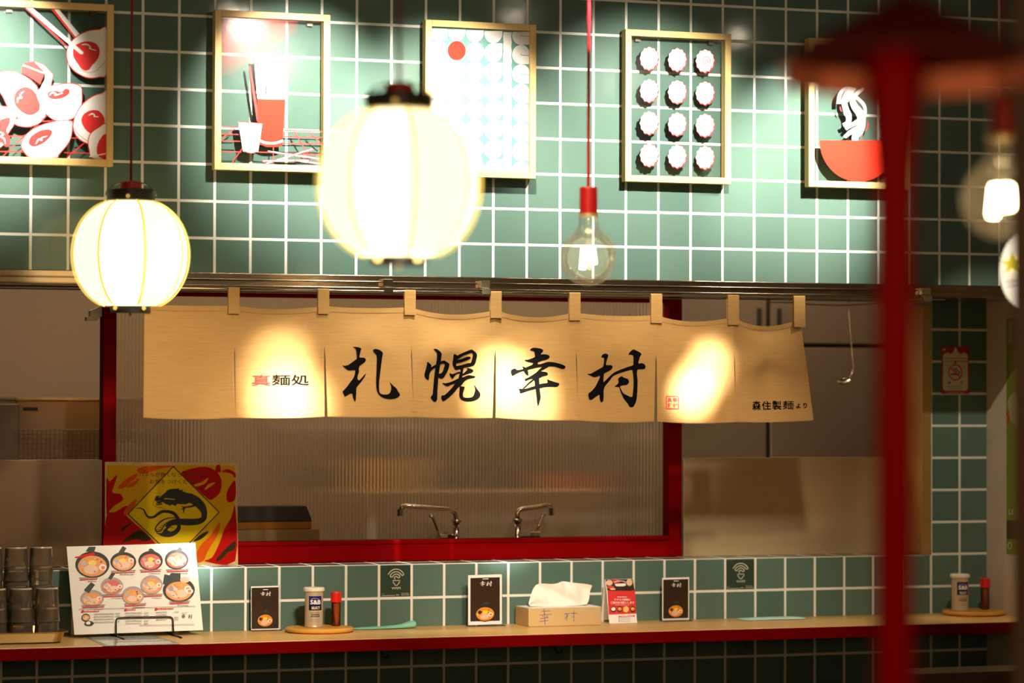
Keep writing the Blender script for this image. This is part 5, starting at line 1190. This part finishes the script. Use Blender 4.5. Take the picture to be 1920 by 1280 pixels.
# white bracket on the frame
bk = thing('wall_clip', K(180, 590), 'small white plastic clip on wall left of the red window frame', 'clip')
pz = lambda px, py: at(px, py, YF + .02)
mb = MB(); mb.slab([pz(*p) for p in ((163, 601), (163, 594), (170, 592), (170, 582), (180, 578), (186, 576), (191, 571), (192, 593), (185, 596), (183, 601))], (0, -1, 0), .03); mb.build('clip_body', mat('clip_white', (246, 240, 226), .5), bk, bevel=.001)
# dark refrigerator at the right
YR = 9.35; rx0, rx1 = at(1200, 700, YR).x, XR + .55
fr = thing('refrigerator', (rx0, YR, 0), 'tall dark steel refrigerator seen right of the window below noren', 'refrigerator')
M_FR = mat('fridge_steel', (150, 134, 118), .30, .7, var=.04, scale=1, stretch=(3, 3, 200), aniso=.7)
zg = at(1560, 648, YR).z; xg = at(1441, 820, YR).x
MB().box(rx0, rx1, YR + .03, YR + .6, 0, 2.3).build('cabinet', M_BLACK, fr)
for (a, b, c_, d_) in ((rx0, xg - .008, 0.05, zg - .007), (xg + .008, rx1, .05, zg - .007), (rx0, xg - .008, zg + .007, 2.28), (xg + .008, rx1, zg + .007, 2.28)):
    dr = MB().box(a, b, YR, YR + .028, c_, d_).build('door', M_FR, fr, bevel=.003)
    hxx = b - .03 if b < xg else a + .03
    MB().box(hxx - .006, hxx + .006, YR - .012, YR - .0005, c_ + .02, c_ + .12).build('handle', M_BLACK, dr)
# rail and ladle
YQ = YL + .185; za_ = at(1592, 571, YQ).z
rl = MB(); pr_ = [at(1440 + 20 * k, 567 + 5.5 * math.sin(min(1, max(0, (k - 2) / 9)) * math.pi), YQ) for k in range(13)]
for q_ in (pr_[0], pr_[-1]): rl.tube([q_, Vector((q_.x, q_.y, ZS - .0302))], .0022, 6)
o = rl.tube(pr_, .0022, 8).build('hanging_wire', mat('pale_wire', (190, 170, 140), .4, .4), smooth=True); tag(o, 'thin pale sagging wire in kitchen carrying the ladle', 'wire')
ld = thing('ladle', at(1592, 573, YQ), 'steel ladle hanging in kitchen right of the noren', 'ladle')
yl_ = YQ - .006; lp = lambda px, py: at(px, py, yl_)
MB().tube([lp(1588, 566), lp(1590, 562.5), lp(1592, 566), lp(1591, 580), lp(1594, 620), lp(1597, 655), lp(1600, 690), lp(1598, 700), lp(1592, 708)], [.0016, .0016, .0016, .0018, .0018, .0018, .002, .002, .002], 8).build('handle', M_CHROME, ld, smooth=True)
cup = lp(1583, 712); ax = Vector((-.30, -.16, .94)).normalized(); e1 = ax.orthogonal().normalized(); e2 = ax.cross(e1)
mb = MB(); rr0 = .024; vs = []; fs = []
for i in range(7):
    a = math.pi / 2 * i / 6
    for k in range(20):
        b = 2 * math.pi * k / 20; vs.append(cup + (e1 * math.cos(b) + e2 * math.sin(b)) * rr0 * math.cos(a) - ax * rr0 * .6 * math.sin(a))
for i in range(6):
    for k in range(20): fs.append((i * 20 + k, i * 20 + (k + 1) % 20, (i + 1) * 20 + (k + 1) % 20, (i + 1) * 20 + k))
mb.add(vs, fs); o = mb.build('bowl', M_CHROME, ld, smooth=True, fix=False)
# shapes behind the ribbed glass
YB = 9.5
def kbox(name, pxa, pxb, pya, pyb, Y, dpt, m, label, cat, z0=None):
    a, b = at(pxa, (pya + pyb) / 2, Y), at(pxb, (pya + pyb) / 2, Y); zz1 = at((pxa + pxb) / 2, pya, Y).z; zz0 = at((pxa + pxb) / 2, pyb, Y).z if z0 is None else z0
    return tag(MB().box(a.x, b.x, Y, Y + dpt, zz0, zz1).build(name, m, bevel=.004), label, cat)
M_WARM = mat('warm_steel', (200, 170, 130), .3, 1, var=.1)
kbox('work_table', 600, 1130, 915, 1100, 9.55, .55, M_WARM, 'steel work table blurred behind the ribbed glass', 'table', 0)
kbox('storage_shelf', 560, 780, 800, 880, 10.3, .2995, M_STEELD, 'dark shelf blurred behind ribbed glass at left of window', 'shelf')
kbox('steel_cabinet', 860, 960, 790, 1000, 10.15, .4, M_STEELD, 'tall dark steel cabinet blurred behind ribbed glass at centre', 'cabinet', 0)
zt9 = at(900, 915, 9.55).z
def pot(px, Y, r, h, m, label, name='stock_pot'):
    p = at(px, 900, Y); c = Vector((p.x, Y, zt9 + .0005)); t = thing(name, c, label, 'pot')
    MB().lathe([(0, 0), (r, 0), (r, h), (r * 1.04, h + .004), (r * .96, h + .004), (r * .95, .01), (0, .01)], c, 32).build('pot_body', m, t)
    for s_ in (-1, 1): MB().tube([c + Vector((s_ * r, -.02, h * .8)), c + Vector((s_ * (r + .025), -.015, h * .8)), c + Vector((s_ * (r + .025), .015, h * .8)), c + Vector((s_ * r, .02, h * .8))], .004, 8).build('handle', m, t)
    return t
pot(1030, 9.72, .11, .05, mat('orange_enamel', (204, 104, 40), .4), 'orange pot blurred behind the ribbed glass right of centre')
pot(680, 9.75, .09, .10, mat('amber_enamel', (220, 160, 60), .4), 'amber pot blurred behind the ribbed glass left of centre')
pot(885, 9.8, .10, .07, M_BLACK, 'black pot blurred behind the ribbed glass between both faucets')
